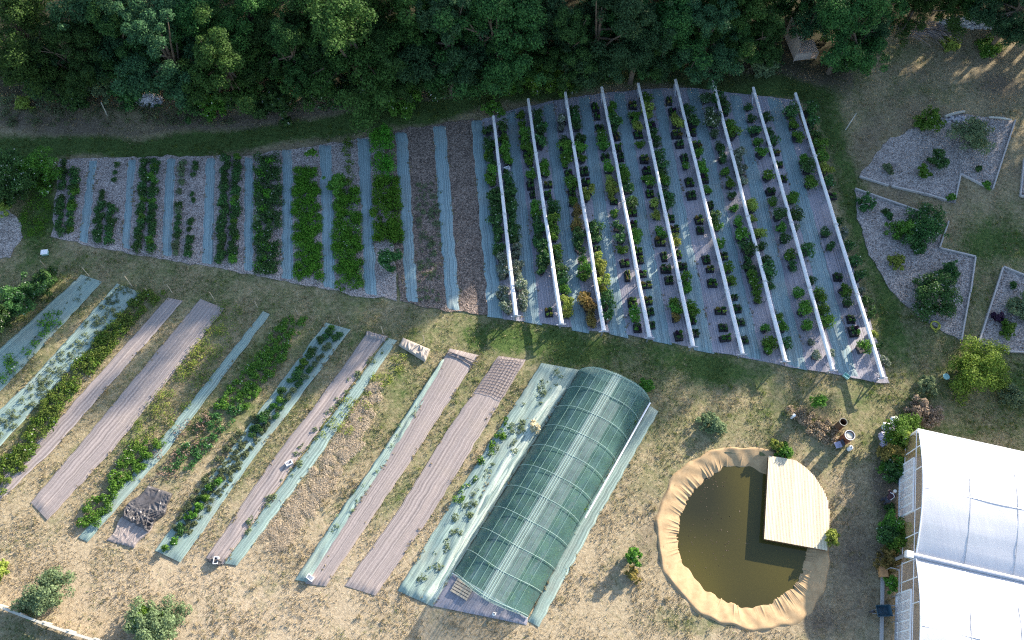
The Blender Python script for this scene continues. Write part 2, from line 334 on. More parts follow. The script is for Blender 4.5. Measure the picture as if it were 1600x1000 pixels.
def ground():
    xs = np.concatenate([[-900, -400, -200, -120, -90], np.arange(-75, 75.01, .28), [90, 120, 200, 400, 900]])
    ys = np.concatenate([[-600, -250, -90, -35, -15], np.arange(-5, 76, .28), [90, 120, 200, 400, 900, 1500]])
    X, Y = np.meshgrid(xs, ys); nx, ny = len(xs), len(ys)
    core = (np.abs(X) <= 76) & (Y > -6) & (Y < 77)
    Z = -.045 + (sn(X, Y, 21, 1.2) * .018 + sn(X, Y, 22, 5) * .012); Z = np.where(core, np.minimum(Z, -.006), -.05)
    px, py = proj(np.clip(X, -76, 76), np.clip(Y, -6, 77), 0 * X)
    cx, cy = 1165, 838; hole = inside(cx + (px - cx) / .92, cy + (py - cy) / .92, POND_OUT) & core
    Z = np.where(hole, -1.7, Z)
    idx = np.arange(nx * ny).reshape(ny, nx)
    FA = np.stack([idx[:-1, :-1], idx[:-1, 1:], idx[1:, 1:], idx[1:, :-1]], -1).reshape(-1, 4)
    g, s, b = fields(np.clip(X, -76, 76), np.clip(Y, -6, 77))
    m = NB('ground_soil_and_grass'); at = m.n('Attribute', attribute_name='cover'); sp = m.n('SeparateColor'); m.link(at.outputs['Color'], sp.inputs[0])
    n1 = m.noise(5, 8, None, .8); n2 = m.noise(.8, 5); n3 = m.noise(28, 4, None, .7); n4 = m.noise(2.3, 6, None, .7)
    straw = m.ramp(n1, [(.32, (.15, .12, .065)), (.48, (.30, .245, .145)), (.72, (.48, .41, .27))])
    pale = m.ramp(n1, [(.32, (.23, .18, .12)), (.45, (.40, .32, .22)), (.7, (.57, .475, .345))])
    green = m.ramp(n1, [(.28, (.024, .046, .013)), (.5, (.072, .118, .034)), (.74, (.15, .195, .062))])
    soil = m.ramp(n1, [(.25, (.075, .058, .042)), (.5, (.155, .125, .095)), (.75, (.25, .21, .165))])
    c = m.mix(sp.outputs[2], straw, pale)
    gf = m.math('ADD', sp.outputs[0], m.math('MULTIPLY', m.math('SUBTRACT', n4, .5), .9))
    c = m.mix(m.ramp(gf, [(.2, (0, 0, 0)), (.75, (1, 1, 1))]), c, green)
    sf = m.math('ADD', sp.outputs[1], m.math('MULTIPLY', m.math('SUBTRACT', n2, .5), .7))
    c = m.mix(m.ramp(sf, [(.3, (0, 0, 0)), (.8, (.9, .9, .9))]), c, soil)
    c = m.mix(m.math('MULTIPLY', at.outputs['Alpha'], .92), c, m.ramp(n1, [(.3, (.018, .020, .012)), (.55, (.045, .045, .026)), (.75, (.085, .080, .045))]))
    c = m.mix(.35, c, m.ramp(n3, [(.3, (.35, .35, .35)), (.7, (1.6, 1.6, 1.6))]), 'MULTIPLY')
    m.color(c); m.rough(.95); m.b.inputs['Specular IOR Level'].default_value = .1
    m.bump(m.math('ADD', n1, m.math('MULTIPLY', n3, .5)), .9, .12)
    o = raw('ground', np.stack([X, Y, Z], -1), FA, m.m, smooth=True); tag(o, kind='structure')
    a = o.data.color_attributes.new('cover', 'FLOAT_COLOR', 'POINT')
    a.data.foreach_set('color', np.stack([g, s, b, FOREST], -1).astype(np.float32).ravel())
ground()

# blades of grass over the whole garden (uncountable): a dry and a green lot
KEEP_OFF = []                                        # photograph polygons where no grass stands
def grass():
    N = 330000; r = np.random.default_rng(5)
    X = r.uniform(-48, 48, N); Y = r.uniform(3, 58, N); px, py = proj(X, Y, 0 * X)
    ok = (px > -30) & (px < 1630) & (py > 60) & (py < 1030)
    for q in KEEP_OFF: ok &= ~inside(px, py, q)
    X, Y = X[ok], Y[ok]; g, s, b = fields(X, Y)
    ok = (r.random(len(X)) > s * .75); X, Y, g, s = X[ok], Y[ok], g[ok], s[ok]
    patch = sn(X, Y, 31, 1.6); ok = patch + r.normal(size=len(X)) * .6 > -.1; X, Y, g = X[ok], Y[ok], g[ok]
    green = r.random(len(X)) < np.clip(g * 1.25 - .12, .02, 1)
    for sel, nm, mt, lab in ((~green, 'dry_grass', 'GRASSD', 'dry straw coloured grass over the open ground'), (green, 'green_grass', 'GRASSG', 'short green grass on the mown paths and lawns')):
        x, y = X[sel], Y[sel]; n = len(x); k = 3
        x = np.repeat(x, k) + r.normal(size=n * k) * .05; y = np.repeat(y, k) + r.normal(size=n * k) * .05; n = n * k
        a = r.uniform(0, 2 * pi, n); h = r.uniform(.04, .12, n); w = r.uniform(.012, .03, n); ln = r.normal(size=(n, 2)) * .06
        base = np.stack([x, y, np.full(n, -.03)], -1); dx = np.stack([np.cos(a) * w, np.sin(a) * w, 0 * a], -1)
        tip = base + np.stack([ln[:, 0], ln[:, 1], h], -1)
        V = np.stack([base - dx, base + dx, tip], 1).reshape(-1, 3)
        o = raw(nm, V, np.arange(3 * n, dtype=np.int32).reshape(n, 3), LV['GRASS' if nm == 'dry_grass' else 'GRASSG'])
        tag(o, lab, 'grass', kind='stuff')

# ------------------------------------------------------------------ beds of gravel and mulch (part of the ground)
def stones(name, a, b_, c, sc=14, bump=.8):
    m = NB(name); v = m.n('TexVoronoi'); v.inputs['Scale'].default_value = sc; m.link(m.geo(), v.inputs['Vector'])
    n1 = m.noise(1.2, 6); n2 = m.noise(20, 5, None, .7); sp = m.n('SeparateColor'); m.link(v.outputs['Color'], sp.inputs[0])
    col = m.ramp(sp.outputs[0], [(.1, a), (.5, b_), (.95, c)])
    col = m.mix(.5, col, m.ramp(n1, [(.3, (.55, .53, .52)), (.7, (1.25, 1.25, 1.25))]), 'MULTIPLY')
    col = m.mix(.5, col, m.ramp(n2, [(.3, (.4, .4, .4)), (.7, (1.5, 1.5, 1.5))]), 'MULTIPLY')
    m.color(col); m.rough(.9); m.bump(m.math('ADD', v.outputs['Distance'], n2), bump, .08); return m.m
M['gravel'] = stones('grey_gravel', (.175, .155, .15), (.32, .29, .275), (.51, .465, .44))
M['chips'] = stones('pink_wood_chips', (.18, .145, .135), (.37, .315, .295), (.56, .495, .465), 16)
M['mulch'] = stones('brown_mulch', (.09, .07, .06), (.19, .145, .12), (.33, .26, .22), 13)
def rough_poly(px, z=0.0, jit=.1, step=.5, seed=0):
    r = np.random.default_rng(seed); out = []; W_ = [P(*p, z) for p in px]
    for a, b in zip(W_, W_[1:] + W_[:1]):
        k = max(1, int((b - a).length / step))
        for i in range(k):
            q = a.lerp(b, i / k); out.append((q.x + r.normal() * jit, q.y + r.normal() * jit))
    return out
def bed(name, px, mat, top=.02, seed=1, jit=.07):
    m = MB(); m.prism(rough_poly(px, 0, jit, .5, seed), -.3, top); tag(m.build(name, mat), kind='structure'); KEEP_OFF.append(px)
bed('gravel_bed', [(93,249),(250,244),(398,243),(400,430),(330,417),(250,404),(150,386),(80,370)], M['chips'], .02, 1)
bed('gravel_bed', [(399,240),(470,231),(580,214),(600,209),(622,470),(560,462),(470,444),(400,430)], M['chips'], .021, 2)
bed('mulch_bed', [(602,208),(690,193),(740,186),(772,494),(700,487),(624,470)], M['mulch'], .022, 3)
bed('gravel_bed', [(1343,276),(1400,293),(1479,314),(1492,315),(1500,273),(1546,294),(1551,295),(1586,188),(1578,186),(1508,178),(1477,182),(1435,197),(1383,221)], M['gravel'], .022, 4)
bed('gravel_bed', [(1336,296),(1442,332),(1475,345),(1468,388),(1524,402),(1516,456),(1502,531),(1470,515),(1434,493),(1392,453),(1359,400),(1340,340)], M['gravel'], .022, 5)
bed('gravel_bed', [(1567,418),(1640,445),(1640,552),(1573,549),(1530,534)], M['gravel'], .022, 6)
bed('gravel_bed', [(1599,250),(1660,262),(1660,316),(1594,306)], M['gravel'], .022, 7)
bed('gravel_bed', [(-60,330),(10,328),(32,345),(36,370),(18,400),(-60,425)], M['gravel'], .022, 8)
#bed('mulch_bed', [(1225,640),(1255,634),(1300,660),(1318,690),(1300,700),(1250,680)], M['mulch'], .012, 9, .2)
# ------------------------------------------------------------------ sheets of woven fabric laid on the ground
EDGES = []
def edge_pts(poly, z, n):
    W_ = [P(*p, z) for p in poly]; d = [0]
    for a, b in zip(W_, W_[1:]): d.append(d[-1] + (b - a).length)
    out = []
    for i in range(n):
        t = d[-1] * i / (n - 1); k = max(j for j in range(len(d)) if d[j] <= t + 1e-9); k = min(k, len(W_) - 2)
        out.append(W_[k].lerp(W_[k + 1], (t - d[k]) / max(1e-6, d[k + 1] - d[k])))
    return out
def sheet(name, label, cat, left, right, mat, seed=0, amp=.03, z=.035, group=None, parent=None, crink=0.0, jit=.03, keep=True, res=.11):
    L0 = P(*left[0]); L = sum((P(*a) - P(*b)).length for a, b in zip(left, left[1:]))
    nv = max(8, int(L / (2 * res))); A, B = edge_pts(left, 0, nv), edge_pts(right, 0, nv)
    wd = max((a - b).length for a, b in zip(A, B)); nu = max(5, int(wd / res)) + 1
    r = np.random.default_rng(seed); ph = r.uniform(0, 50)
    u = np.linspace(0, 1, nu)[None, :]; v = np.linspace(0, 1, nv)[:, None]
    a = np.array([tuple(p) for p in A]); b = np.array([tuple(p) for p in B])
    ja = sn(v[:, 0] * L, 0 * v[:, 0], seed + 5, 4.5) * jit; jb = sn(v[:, 0] * L, 0 * v[:, 0], seed + 6, 4.5) * jit
    dir_ = (b - a) / np.linalg.norm(b - a, axis=1)[:, None]; a = a + dir_ * ja[:, None]; b = b + dir_ * jb[:, None]
    XY = a[:, None, :] * (1 - u[..., None]) + b[:, None, :] * u[..., None]
    uu, vv = u * wd + 0 * v, v * L + 0 * u
    k = np.minimum(1, np.minimum(u, 1 - u) * nu / 1.6) * np.minimum(1, np.minimum(v, 1 - v) * nv / 1.5)
    hgt = amp * (.5 * sn(uu * 7 + ph, vv * .16, seed + 1, 1.0) + .35 * sn(uu * 3, vv * .5 + ph, seed + 2, 1.5) + .25)
    if crink: hgt = hgt + crink * np.abs(sn(uu * 6 + ph, vv * .7, seed + 3, 1.4)) * .9 + crink * .4 * sn(uu * 9, vv * 2.5, seed + 4, 1)
    em = np.exp(-(np.minimum(vv, L - vv) / .55) ** 2); hgt = hgt + em * .10 * np.maximum(0, sn(uu * 11 + vv * 1.5, vv * 2, seed + 8, 1.0))
    Z = .004 + k * (z + np.maximum(hgt, -z * .8))
    XY[..., 2] = Z
    idx = np.arange(nu * nv).reshape(nv, nu)
    FA = np.stack([idx[:-1, :-1], idx[1:, :-1], idx[1:, 1:], idx[:-1, 1:]], -1).reshape(-1, 4)
    o = raw(name, XY, FA, mat, parent, True, np.stack([uu, vv], -1).reshape(-1, 2))
    if group: EDGES.append((a[:, :2], b[:, :2]))
    if keep: KEEP_OFF.append(left + right[::-1])
    return tag(o, label, cat, group)
G1 = 'plastic strips laid across the lower left plot'
T_, Mv = M['teal'], M['mauve']
sheet('weed_fabric', 'pale teal fabric strip at the far left edge with squash plants through it', 'fabric strip', [(127,429),(0,545),(-70,609)], [(160,440),(0,612),(-70,682)], T_, 1, .04, group=G1)
sheet('weed_fabric', 'teal fabric strip, second from the left, covered with grey seedlings', 'fabric strip', [(183,443),(48,594),(0,640),(-60,700)], [(220,457),(0,697),(-60,760)], T_, 2, .04, group=G1)
sheet('ground_sheet', 'narrow wrinkled mauve sheet beside the yellow green weed row', 'ground sheet', [(262,465),(60,690),(-12,762)], [(286,470),(86,700),(40,744),(0,784)], Mv, 3, .06, group=G1)
sheet('ground_sheet', 'wide smooth mauve sheet, half in tree shade, third opaque strip from the left edge', 'ground sheet', [(313,467),(120,700),(48,785)], [(351,482),(179,700),(74,813)], Mv, 4, .035, group=G1)
sheet('weed_fabric', 'narrowest bare teal strip between two green weed rows', 'fabric strip', [(411,486),(241,700),(122,840)], [(422,491),(265,700),(137,847)], T_, 5, .03, group=G1)
sheet('weed_fabric', 'teal strip with two rows of dark leafy crops, right of the crumpled black tarp', 'fabric strip', [(509,504),(412,633),(348,720),(242,860)], [(548,515),(393,720),(282,879)], T_, 6, .04, group=G1)
sheet('ground_sheet', 'creased mauve sheet joined along its right edge to a narrow teal strip', 'ground sheet', [(576,517),(502,619),(424,720),(322,872)], [(603,527),(470,712),(348,882)], Mv, 7, .06, group=G1, crink=.03)
sheet('weed_fabric', 'pale teal strip joined to the creased mauve sheet, left of the hay row', 'fabric strip', [(606,528),(468,720),(350,880)], [(621,532),(494,720),(371,884)], T_, 8, .03, group=G1, z=.05)
sheet('weed_fabric', 'ragged teal strip showing along the left of a mauve sheet', 'fabric strip', [(690,562),(589,717),(525,808),(461,906)], [(706,556),(612,712),(550,805),(492,912)], T_, 9, .08, group=G1, crink=.07)
sheet('ground_sheet', 'mauve sheet with a folded top end tied by two cords', 'ground sheet', [(702,544),(603,720),(476,912)], [(748,555),(642,720),(509,916)], Mv, 10, .035, group=G1, z=.06)
sheet('ground_sheet', 'mauve sheet with a dark net laid over its upper end', 'ground sheet', [(779,556),(694,680),(621,800),(538,915)], [(822,562),(750,680),(677,800),(587,931)], Mv, 11, .04, group=G1)
sheet('weed_fabric', 'crinkled teal double strip full of weeds, left of the green net tunnel', 'fabric strip', [(846,567),(709,780),(621,923)], [(906,578),(800,745),(676,948)], T_, 12, .10, group=G1, crink=.09)
sheet('weed_fabric', 'cream coloured fabric strip lying between the weeds and the tunnel shadow', 'fabric strip', [(872,598),(795,700),(738,800),(682,900),(655,938)], [(888,604),(822,704),(765,800),(706,893),(680,944)], M['pale_teal'], 15, .07, .13, group=G1, crink=.06, keep=False)  # paler sheet over the right half of the double strip
sheet('weed_fabric', 'pale fabric strip along the right foot of the green net tunnel', 'fabric strip', [(1016,634),(905,812),(825,970)], [(1029,643),(925,825),(842,980)], T_, 13, .06, group=G1, z=.08)
sheet('ground_cloth', 'dusky purple ground cloth at the front doorway of the green net tunnel', 'ground cloth', [(707,897),(673,946)], [(824,966),(824,977)], M['cloth'], 14, .02)
# net laid on the end of the last mauve sheet, cords, folded and crumpled sheets
M['netcord'] = plain('brown_net_cord', (.12, .09, .085), .8, .3, 5)
def net():
    A = edge_pts([(780,557),(745,611)], .12, 14); B = edge_pts([(819,562),(785,622)], .12, 14); m = MB()
    for a, b in zip(A, B): m.bar(a, b, .018, .015)
    for k in range(9): m.bar(A[0].lerp(B[0], k / 8), A[-1].lerp(B[-1], k / 8), .018, .018)
    tag(m.build('garden_net', M['netcord']), 'dark square-meshed net spread on the upper end of a mauve sheet', 'net')
net()
for i, (a, b, w) in enumerate((((700,549),(747,566),'upper'), ((699,553),(744,571),'lower'))):
    m = MB(); m.tube([P(*a, .14), P(*b, .14)], .035, 6); tag(m.build('cord', M['black_tarp']), w + ' black cord tied across the folded end of the mauve sheet', 'cord')
def crumple(name, label, cat, left, right, mat, seed, amp, z=.05, rough=1.0):
    o = sheet(name, label, cat, left, right, mat, seed, .05, z, crink=0, jit=.10, res=.04)
    me = o.data; n = len(me.vertices); co = np.empty(n * 3, np.float32); me.vertices.foreach_get('co', co); co = co.reshape(-1, 3)
    rid = np.zeros(n); r = np.random.default_rng(seed)
    for _ in range(8):
        a = r.uniform(0, 2 * pi); k = r.uniform(1.6, 5.0) * rough; t = (co[:, 0] * cos(a) + co[:, 1] * sin(a)) * k + r.uniform(0, 9) + sn(co[:, 0], co[:, 1], seed + _, 1.2) * .9
        rid = np.maximum(rid, 1 - np.abs(np.sin(t)) * 2.4)
    co[:, 2] += np.where(co[:, 2] > .02, amp * np.clip(rid, 0, 1) * (.6 + .4 * sn(co[:, 0], co[:, 1], seed + 40, 1)), 0)
    me.vertices.foreach_set('co', co.ravel()); me.update(); me.polygons.foreach_set('use_smooth', np.zeros(len(me.polygons), bool)); return o
crumple('ground_sheet', 'flat lower half of a short mauve sheet under the crumpled black tarp', 'ground sheet', [(195,800),(168,845)], [(240,818),(212,857)], Mv, 61, .03)
crumple('tarp', 'crumpled black and grey tarp bunched up in a heap between two teal strips', 'tarp', [(232,758),(205,785),(190,808)], [(272,772),(258,800),(230,832)], M['black_tarp'], 62, .24, .10)
crumple('folded_sheet', 'small folded tan sheet lying alone near the top of the hay row', 'folded sheet', [(631,528),(624,541)], [(675,547),(664,566)], M['tan_sheet'], 63, .16, .10, .7)
crumple('rolled_sheet', 'rolled end of a sheet lying across the top of the creased mauve sheet', 'rolled sheet', [(575,518),(572,528)], [(604,525),(601,534)], M['mauve'], 64, .12, .10)
crumple('rolled_sheet', 'dark bundled sheet end weighed down at the bottom of the creased mauve sheet', 'rolled sheet', [(332,868),(322,876)], [(350,876),(344,886)], M['black_tarp'], 65, .2, .10)

# ------------------------------------------------------------------ teal path strips of the upper left plot and of the nursery
G2 = 'blue teal path strips between the upper left beds'
TB = M['tealblue']
ups = [((140,250),(152,250),(122,378),(138,381)), ((200,249),(213,249),(190,388),(203,391)), ((260,247),(275,247),(252,400),(268,402)), ((322,246),(337,246),(315,412),(333,415)),
       ((382,244),(397,247),(381,424),(396,426)), ((441,234),(458,234),(439,436),(460,438)), ((499,226),(519,226),(505,450),(525,452)), ((558,216),(578,216),(569,461),(590,463)),
       ((616,206),(637,206),(634,472),(654,474)), ((675,196),(697,196),(697,484),(720,487)), ((735,188),(754,188),(762,495),(787,498))]
for i, (a, b, c, d) in enumerate(ups):
    sheet('path_strip', 'blue teal fabric path, %s from the left end of the upper left beds' % ordn(i + 1), 'path strip', [a, c], [b, d], TB, 100 + i, .02, .05, group=G2, jit=.06)
# the nursery ground cloth: a wide quad-ish sheet
CLOTH = [(752,186),(800,172),(870,156),(940,146),(1010,139),(1080,137),(1130,144),(1180,149),(1238,156),(1262,215),(1300,330),(1345,455),(1390,600),(1225,571),(1000,526),(785,498)]
m_ = MB(); q_ = rough_poly(CLOTH, 0, .04, .6, 77); m_.prism(q_, -.1, .024); o_ = m_.build('ground_cloth', M['cloth'])
l_ = o_.data.uv_layers.new(name='UVMap'); ax = (P(1083,541) - P(997,131)).normalized(); pr = Vector((ax.y, -ax.x, 0))
for lp in o_.data.loops:
    c_ = o_.data.vertices[lp.vertex_index].co; l_.data[lp.index].uv = (c_.dot(pr), c_.dot(ax))
tag(o_, 'big dusky purple ground cloth under the white rails and potted plants', 'ground cloth'); KEEP_OFF.append(CLOTH)
G3 = 'blue teal walkways between the white rails'
nps = [((790,176),(806,172),(818,503),(846,508)), ((847,163),(865,159),(893,516),(920,521)), ((903,152),(921,149),(952,522),(982,529)), ((958,145),(976,143),(1020,533),(1050,539)),
       ((1018,139),(1034,138),(1085,547),(1116,553)), ((1072,138),(1092,138),(1161,558),(1192,565)), ((1138,146),(1158,148),(1229,572),(1262,579)), ((1197,151),(1221,154),(1308,585),(1342,591))]
for i, (a, b, c, d) in enumerate(nps):
    sheet('path_strip', 'blue teal fabric walkway between the %s and %s white rails' % (ordn(i + 1), ordn(i + 2)), 'path strip', [a, c], [b, d], TB, 130 + i, .015, .05, group=G3, jit=.05, keep=False)

# ------------------------------------------------------------------ white rails of the nursery
M['joint'] = plain('weathered_joint', (.48, .47, .46), .6, .2, 6)
G4 = 'white rails over the nursery rows'
RAILS = [((771,182),(806,493)), ((825,155),(877,506)), ((883,145),(943,517)), ((940,137),(1015,527)), ((997,131),(1083,541)), ((1055,125),(1160,553)), ((1114,127),(1227,564)), ((1177,137),(1301,578)), ((1243,146),(1379,590))]
RZ = 1.0
for i, (a, b) in enumerate(RAILS):
    A, B = P(*a, RZ), P(*b, RZ); d = (B - A).normalized(); u = Vector((d.y, -d.x, 0)); L = (B - A).length
    t = empty('nursery_rail', (0, 0, 0), label='long white rail on low posts, %s from the left over the potted plants' % ordn(i + 1), cat='rail', group=G4)
    m = MB(); n = 40; V = []
    prof = [(-.17, -.02), (-.15, .07), (-.06, .11), (.06, .11), (.15, .07), (.17, -.02), (.10, -.09), (-.10, -.09)]
    for k in range(n + 1):
        c = A.lerp(B, k / n) + u * float(sn(np.array(k * .4), np.array(i * 3.), 50, 1)) * .02
        c.z += float(sn(np.array(k * .5), np.array(i * 7.), 51, 1)) * .015 + .02; sc = .66 + .26 * k / n
        V += [c + u * (x * sc) + Vector((0, 0, z)) for x, z in prof]
    K = len(prof); FA = [(j * K + q, j * K + (q + 1) % K, (j + 1) * K + (q + 1) % K, (j + 1) * K + q) for j in range(n) for q in range(K)]
    FA += [tuple(range(K))[::-1], tuple(range(n * K, n * K + K))]; m.add(V, FA); m.build('beam', M['rail'], t)
    for k in range(6):
        m = MB(); c = A.lerp(B, .006 + .988 * k / 5); m.tube([(c.x, c.y, -.2), (c.x, c.y, RZ - .06)], .06, 8); m.build('post', M['steel'], t)
    m = MB(); c = B + d * .05; m.bar(c - u * .36 + Vector((0, 0, -.02)), c + u * .36 + Vector((0, 0, -.02)), .07, .09); m.build('crossbar', M['steel'], t)
    for e, s in ((A, 1), (B, -1)):
        m = MB(); f = e + d * s * .12; m.bar((f.x, f.y, RZ - .12), (e.x + d.x * s * .9, e.y + d.y * s * .9, .02), .06); m.build('brace', M['steel'], t)
    for s in (.27, .52, .77):
        m = MB(); c = A.lerp(B, s + rnd.uniform(-.03, .03)); c.z += .02; m.bar(c - d * .07, c + d * .07, .30, .25); m.build('joint_sleeve', M['joint'], t)
    if i != 0:
        for s in (.08, .19, .33, .47, .58, .71, .86):
            m = MB(); c = A.lerp(B, s); m.box((c.x, c.y, RZ + .135), (.10, .10, .05)); m.build('clip', M['white'], t)
# ------------------------------------------------------------------ plants: one of each kind built, then copied
def pot_mesh(name, s, h, mat=None):
    m = MB(); a, b = s * .5, s * .42
    for z0, z1, r0, r1 in ((0, h, b, a), (h, h - .03, a * .86, a * .84)):
        V = [(x * r0, y * r0, z0) for x, y in ((-1, -1), (1, -1), (1, 1), (-1, 1))] + [(x * r1, y * r1, z1) for x, y in ((-1, -1), (1, -1), (1, 1), (-1, 1))]
        m.add(V, [(0, 1, 5, 4), (1, 2, 6, 5), (2, 3, 7, 6), (3, 0, 4, 7)] if z1 > z0 else [(0, 1, 5, 4), (1, 2, 6, 5), (2, 3, 7, 6), (3, 0, 4, 7), (4, 5, 6, 7)])
    V = [(x * r, y * r, h) for r in (a, a * .86) for x, y in ((-1, -1), (1, -1), (1, 1), (-1, 1))]
    m.add(V, [(i, (i + 1) % 4, 4 + (i + 1) % 4, 4 + i) for i in range(4)])
    return m.build(name, mat or M['pot'])
PROTO = {}
HIDE = []
def proto_pot(kind, var, name, s, h, rad, hgt, nl, size, nb, nz):
    o = pot_mesh(name, s, h); f = bush_mesh('foliage', kind, rad, hgt, nl, size, 1000 + var * 17 + ord(kind), nb); f.parent = o; f.location.z = nz
    HIDE.append(o); return o
for k in 'DGYSOWB':
    kk = 'G' if k == 'B' else k
    big = k in 'BW'
    PROTO[k] = [proto_pot(kk if not (k == 'B' and v == 1) else 'D', v, 'potted_shrub' if big else 'potted_plant', .5, .26, .80 if big else .58, 1.0 if big else .6, 900 if big else 460, .13 if big else .125, 12 if big else 8, .22) for v in range(3)]
def tray_proto(v):
    m = MB(); m.box((0, 0, .012), (.74, .74, .024))
    for q in (-1, 1): m.box((q * .37, 0, .04), (.02, .76, .06)); m.box((0, q * .37, .04), (.72, .02, .06))
    t = m.build('plant_tray', M['pot'])
    for k in range(4):
        kk = ('DGDP', 'GGDG', 'DDKD', 'OGDY')[v][k]; o = pot_mesh('pot', .30, .22); me = o.data
        C, R = blobs(4, .10, .06, .30, .07, .13, 1500 + v * 9 + k); V, FA = leaves(C, R, (30, 110, 60, 140)[(k + v) % 4], .115, 1600 + v * 9 + k)
        n0 = len(me.vertices); P0 = [tuple(p.co) for p in me.vertices]; F0 = [tuple(p.vertices) for p in me.polygons]; nf = len(F0)
        bpy.data.objects.remove(o); o = raw('pot', P0 + [tuple(p) for p in V], F0 + [tuple(int(i) + n0 for i in f) for f in FA], M['pot'], t); o.data.materials.append(LV[kk])
        o.data.polygons.foreach_set('material_index', np.array([0] * nf + [1] * (len(o.data.polygons) - nf), dtype=np.int32))
        o.location = ((k % 2 - .5) * .36, (k // 2 - .5) * .36, .025)
    return t
PROTO['P'] = [tray_proto(v) for v in range(4)]
def put(proto, loc, sc, label, cat, group, rz=None):
    o = copy_tree(proto); o.location = loc; o.rotation_euler = (0, 0, rnd.uniform(0, 6.28) if rz is None else rz); o.scale = sc if isinstance(sc, tuple) else (sc, sc, sc)
    return tag(o, label, cat, group)
ROWS = [("DDGDDGGDDDDDDDSSSSSS", "DGGG.PDDDDDDDSSSSSSS"), ("GGGGPGGPPGGCDDDD...P", "DDDD.GGPPDDGGGDDDGYY"), (".SSDGGPGPGOODDGG.OOO", "DDDDGGPPY..DDPYYYDDD"),
        ("PPPGGPGYYPGDDGPP.PGP", "GGDPPPGGDDPPGPPPPPPP"), ("PGYPGPPGPYYGPPPP.GOP", "GYPDDDDGDDPPYPPGGGPP"), ("PPYPPPGPP.PP.PPP.PPP", ".DDPPGGPGPDGGPGGPPPP"),
        ("WWWWDDGGDGGGDDGGG.GG", "DDGG.SSS.YYYDDDD.GGD"), ("DDDGG.GPBBGDGD.BBBSS", ".DDDPPP.BBS.D.DBBB.S"), ("BGG.BBB...DD.PGDPPG.", "BDDBBYDP.DSDDDSDDYDS")]
LOOK = {'D': 'dark leafy', 'G': 'mid green leafy', 'Y': 'yellow green', 'S': 'silvery flowering', 'O': 'rust tinted', 'W': 'white flowering', 'B': 'big bushy', 'P': 'black'}
WHAT = {'W': 'shrub', 'B': 'shrub', 'P': 'plant'}
NP = [0]
for i, (a, b) in enumerate(RAILS):
    A, B = P(*a, 0), P(*b, 0); A, B = P(*a, RZ), P(*b, RZ); A.z = B.z = 0
    d = (B - A).normalized(); u = Vector((d.y, -d.x, 0))
    if u.x < 0: u = -u
    for side, row, nm in ((-1, ROWS[i][0], 'left'), (1, ROWS[i][1], 'right')):
        cnt = {}
        def lab(ch):
            kname = {'P': 'pot', 'W': 'shrub', 'B': 'shrub'}.get(ch, 'plant'); cnt[kname] = cnt.get(kname, 0) + 1
            return '%s %s, %s down the %s side of the %s white rail' % (LOOK[ch], {'pot': 'tray of four small pots', 'shrub': 'potted shrub', 'plant': 'potted plant'}[kname], ordn(cnt[kname]), nm, ordn(i + 1))
        for k, ch in enumerate(row[:20]):
            if ch == '.': continue
            if ch == 'C': ch = 'D'
            s = .035 + .93 * (k + .5) / 20; base = A.lerp(B, s) + u * side * ((.62 if i < 8 or side < 0 else .75) + rnd.uniform(-.09, .09)) + d * rnd.uniform(-.22, .22)
            if ch == 'P':
                put(rnd.choice(PROTO['P']), base + Vector((0, 0, .025)), (rnd.uniform(.55, 1.0), rnd.uniform(.75, 1.15), rnd.uniform(.8, 1.5)), lab('P'), 'plant tray', 'trays of black pots in the nursery rows', math.atan2(d.y, d.x) + rnd.choice((0, pi / 2, pi)) + rnd.uniform(-.1, .1))
            else:
                for rep in range(2 if ch in 'DGYSO' and NP[0] < 285 and rnd.random() < .62 else 1):
                    sc = rnd.uniform(.72, 1.28) * (1.08 if ch in 'DGYSO' else 1.0); q = base + d * rep * rnd.uniform(.38, .55) + u * rep * rnd.uniform(-.2, .2)
                    if ch in 'WB': q = q + u * side * .12
                    else: NP[0] += 1
                    put(rnd.choice(PROTO[ch]), q + Vector((0, 0, .025)), (sc, sc * rnd.uniform(.9, 1.1), sc * rnd.uniform(.7, 1.25)), lab(ch), 'potted shrub' if ch in 'WB' else 'potted plant', 'plants in the nursery rows')
for k in PROTO.values():
    for o in k:
        for c in list(o.children): bpy.data.objects.remove(c)
        bpy.data.objects.remove(o)

# ------------------------------------------------------------------ plants of the upper left beds
LV['L'] = leafmat('lush_green_leaves', (.035, .12, .012), (.12, .29, .03), .35)
GP = {}
for k in 'DGYSK':
    GP[k] = []
    for v in range(3):
        o = bush_mesh('bed_plant', k, .48, .38, 330, .12, 3000 + v * 31 + ord(k), 7); GP[k].append(o)
def lin(a, b, t): return (a[0] + (b[0] - a[0]) * t, a[1] + (b[1] - a[1]) * t)
def row(a, b, n, kinds, sc, label, group, name='bed_plant', cat='bed plant', jit=.07, skip=0):
    c = 0
    for k in range(n):
        if rnd.random() < skip: continue
        p = P(*lin(a, b, (k + .5) / n)); p.x += rnd.gauss(0, jit); p.y += rnd.gauss(0, jit); p.z = .015
        s = sc * rnd.uniform(.85, 1.35); c += 1
        o = put(rnd.choice(GP[rnd.choice(kinds)]), p, (s, s, s * rnd.uniform(.8, 1.2)), label % ordn(c), cat, group); o.name = name
BL = '%%s %s plant down the %s row of the %s upper left bed'
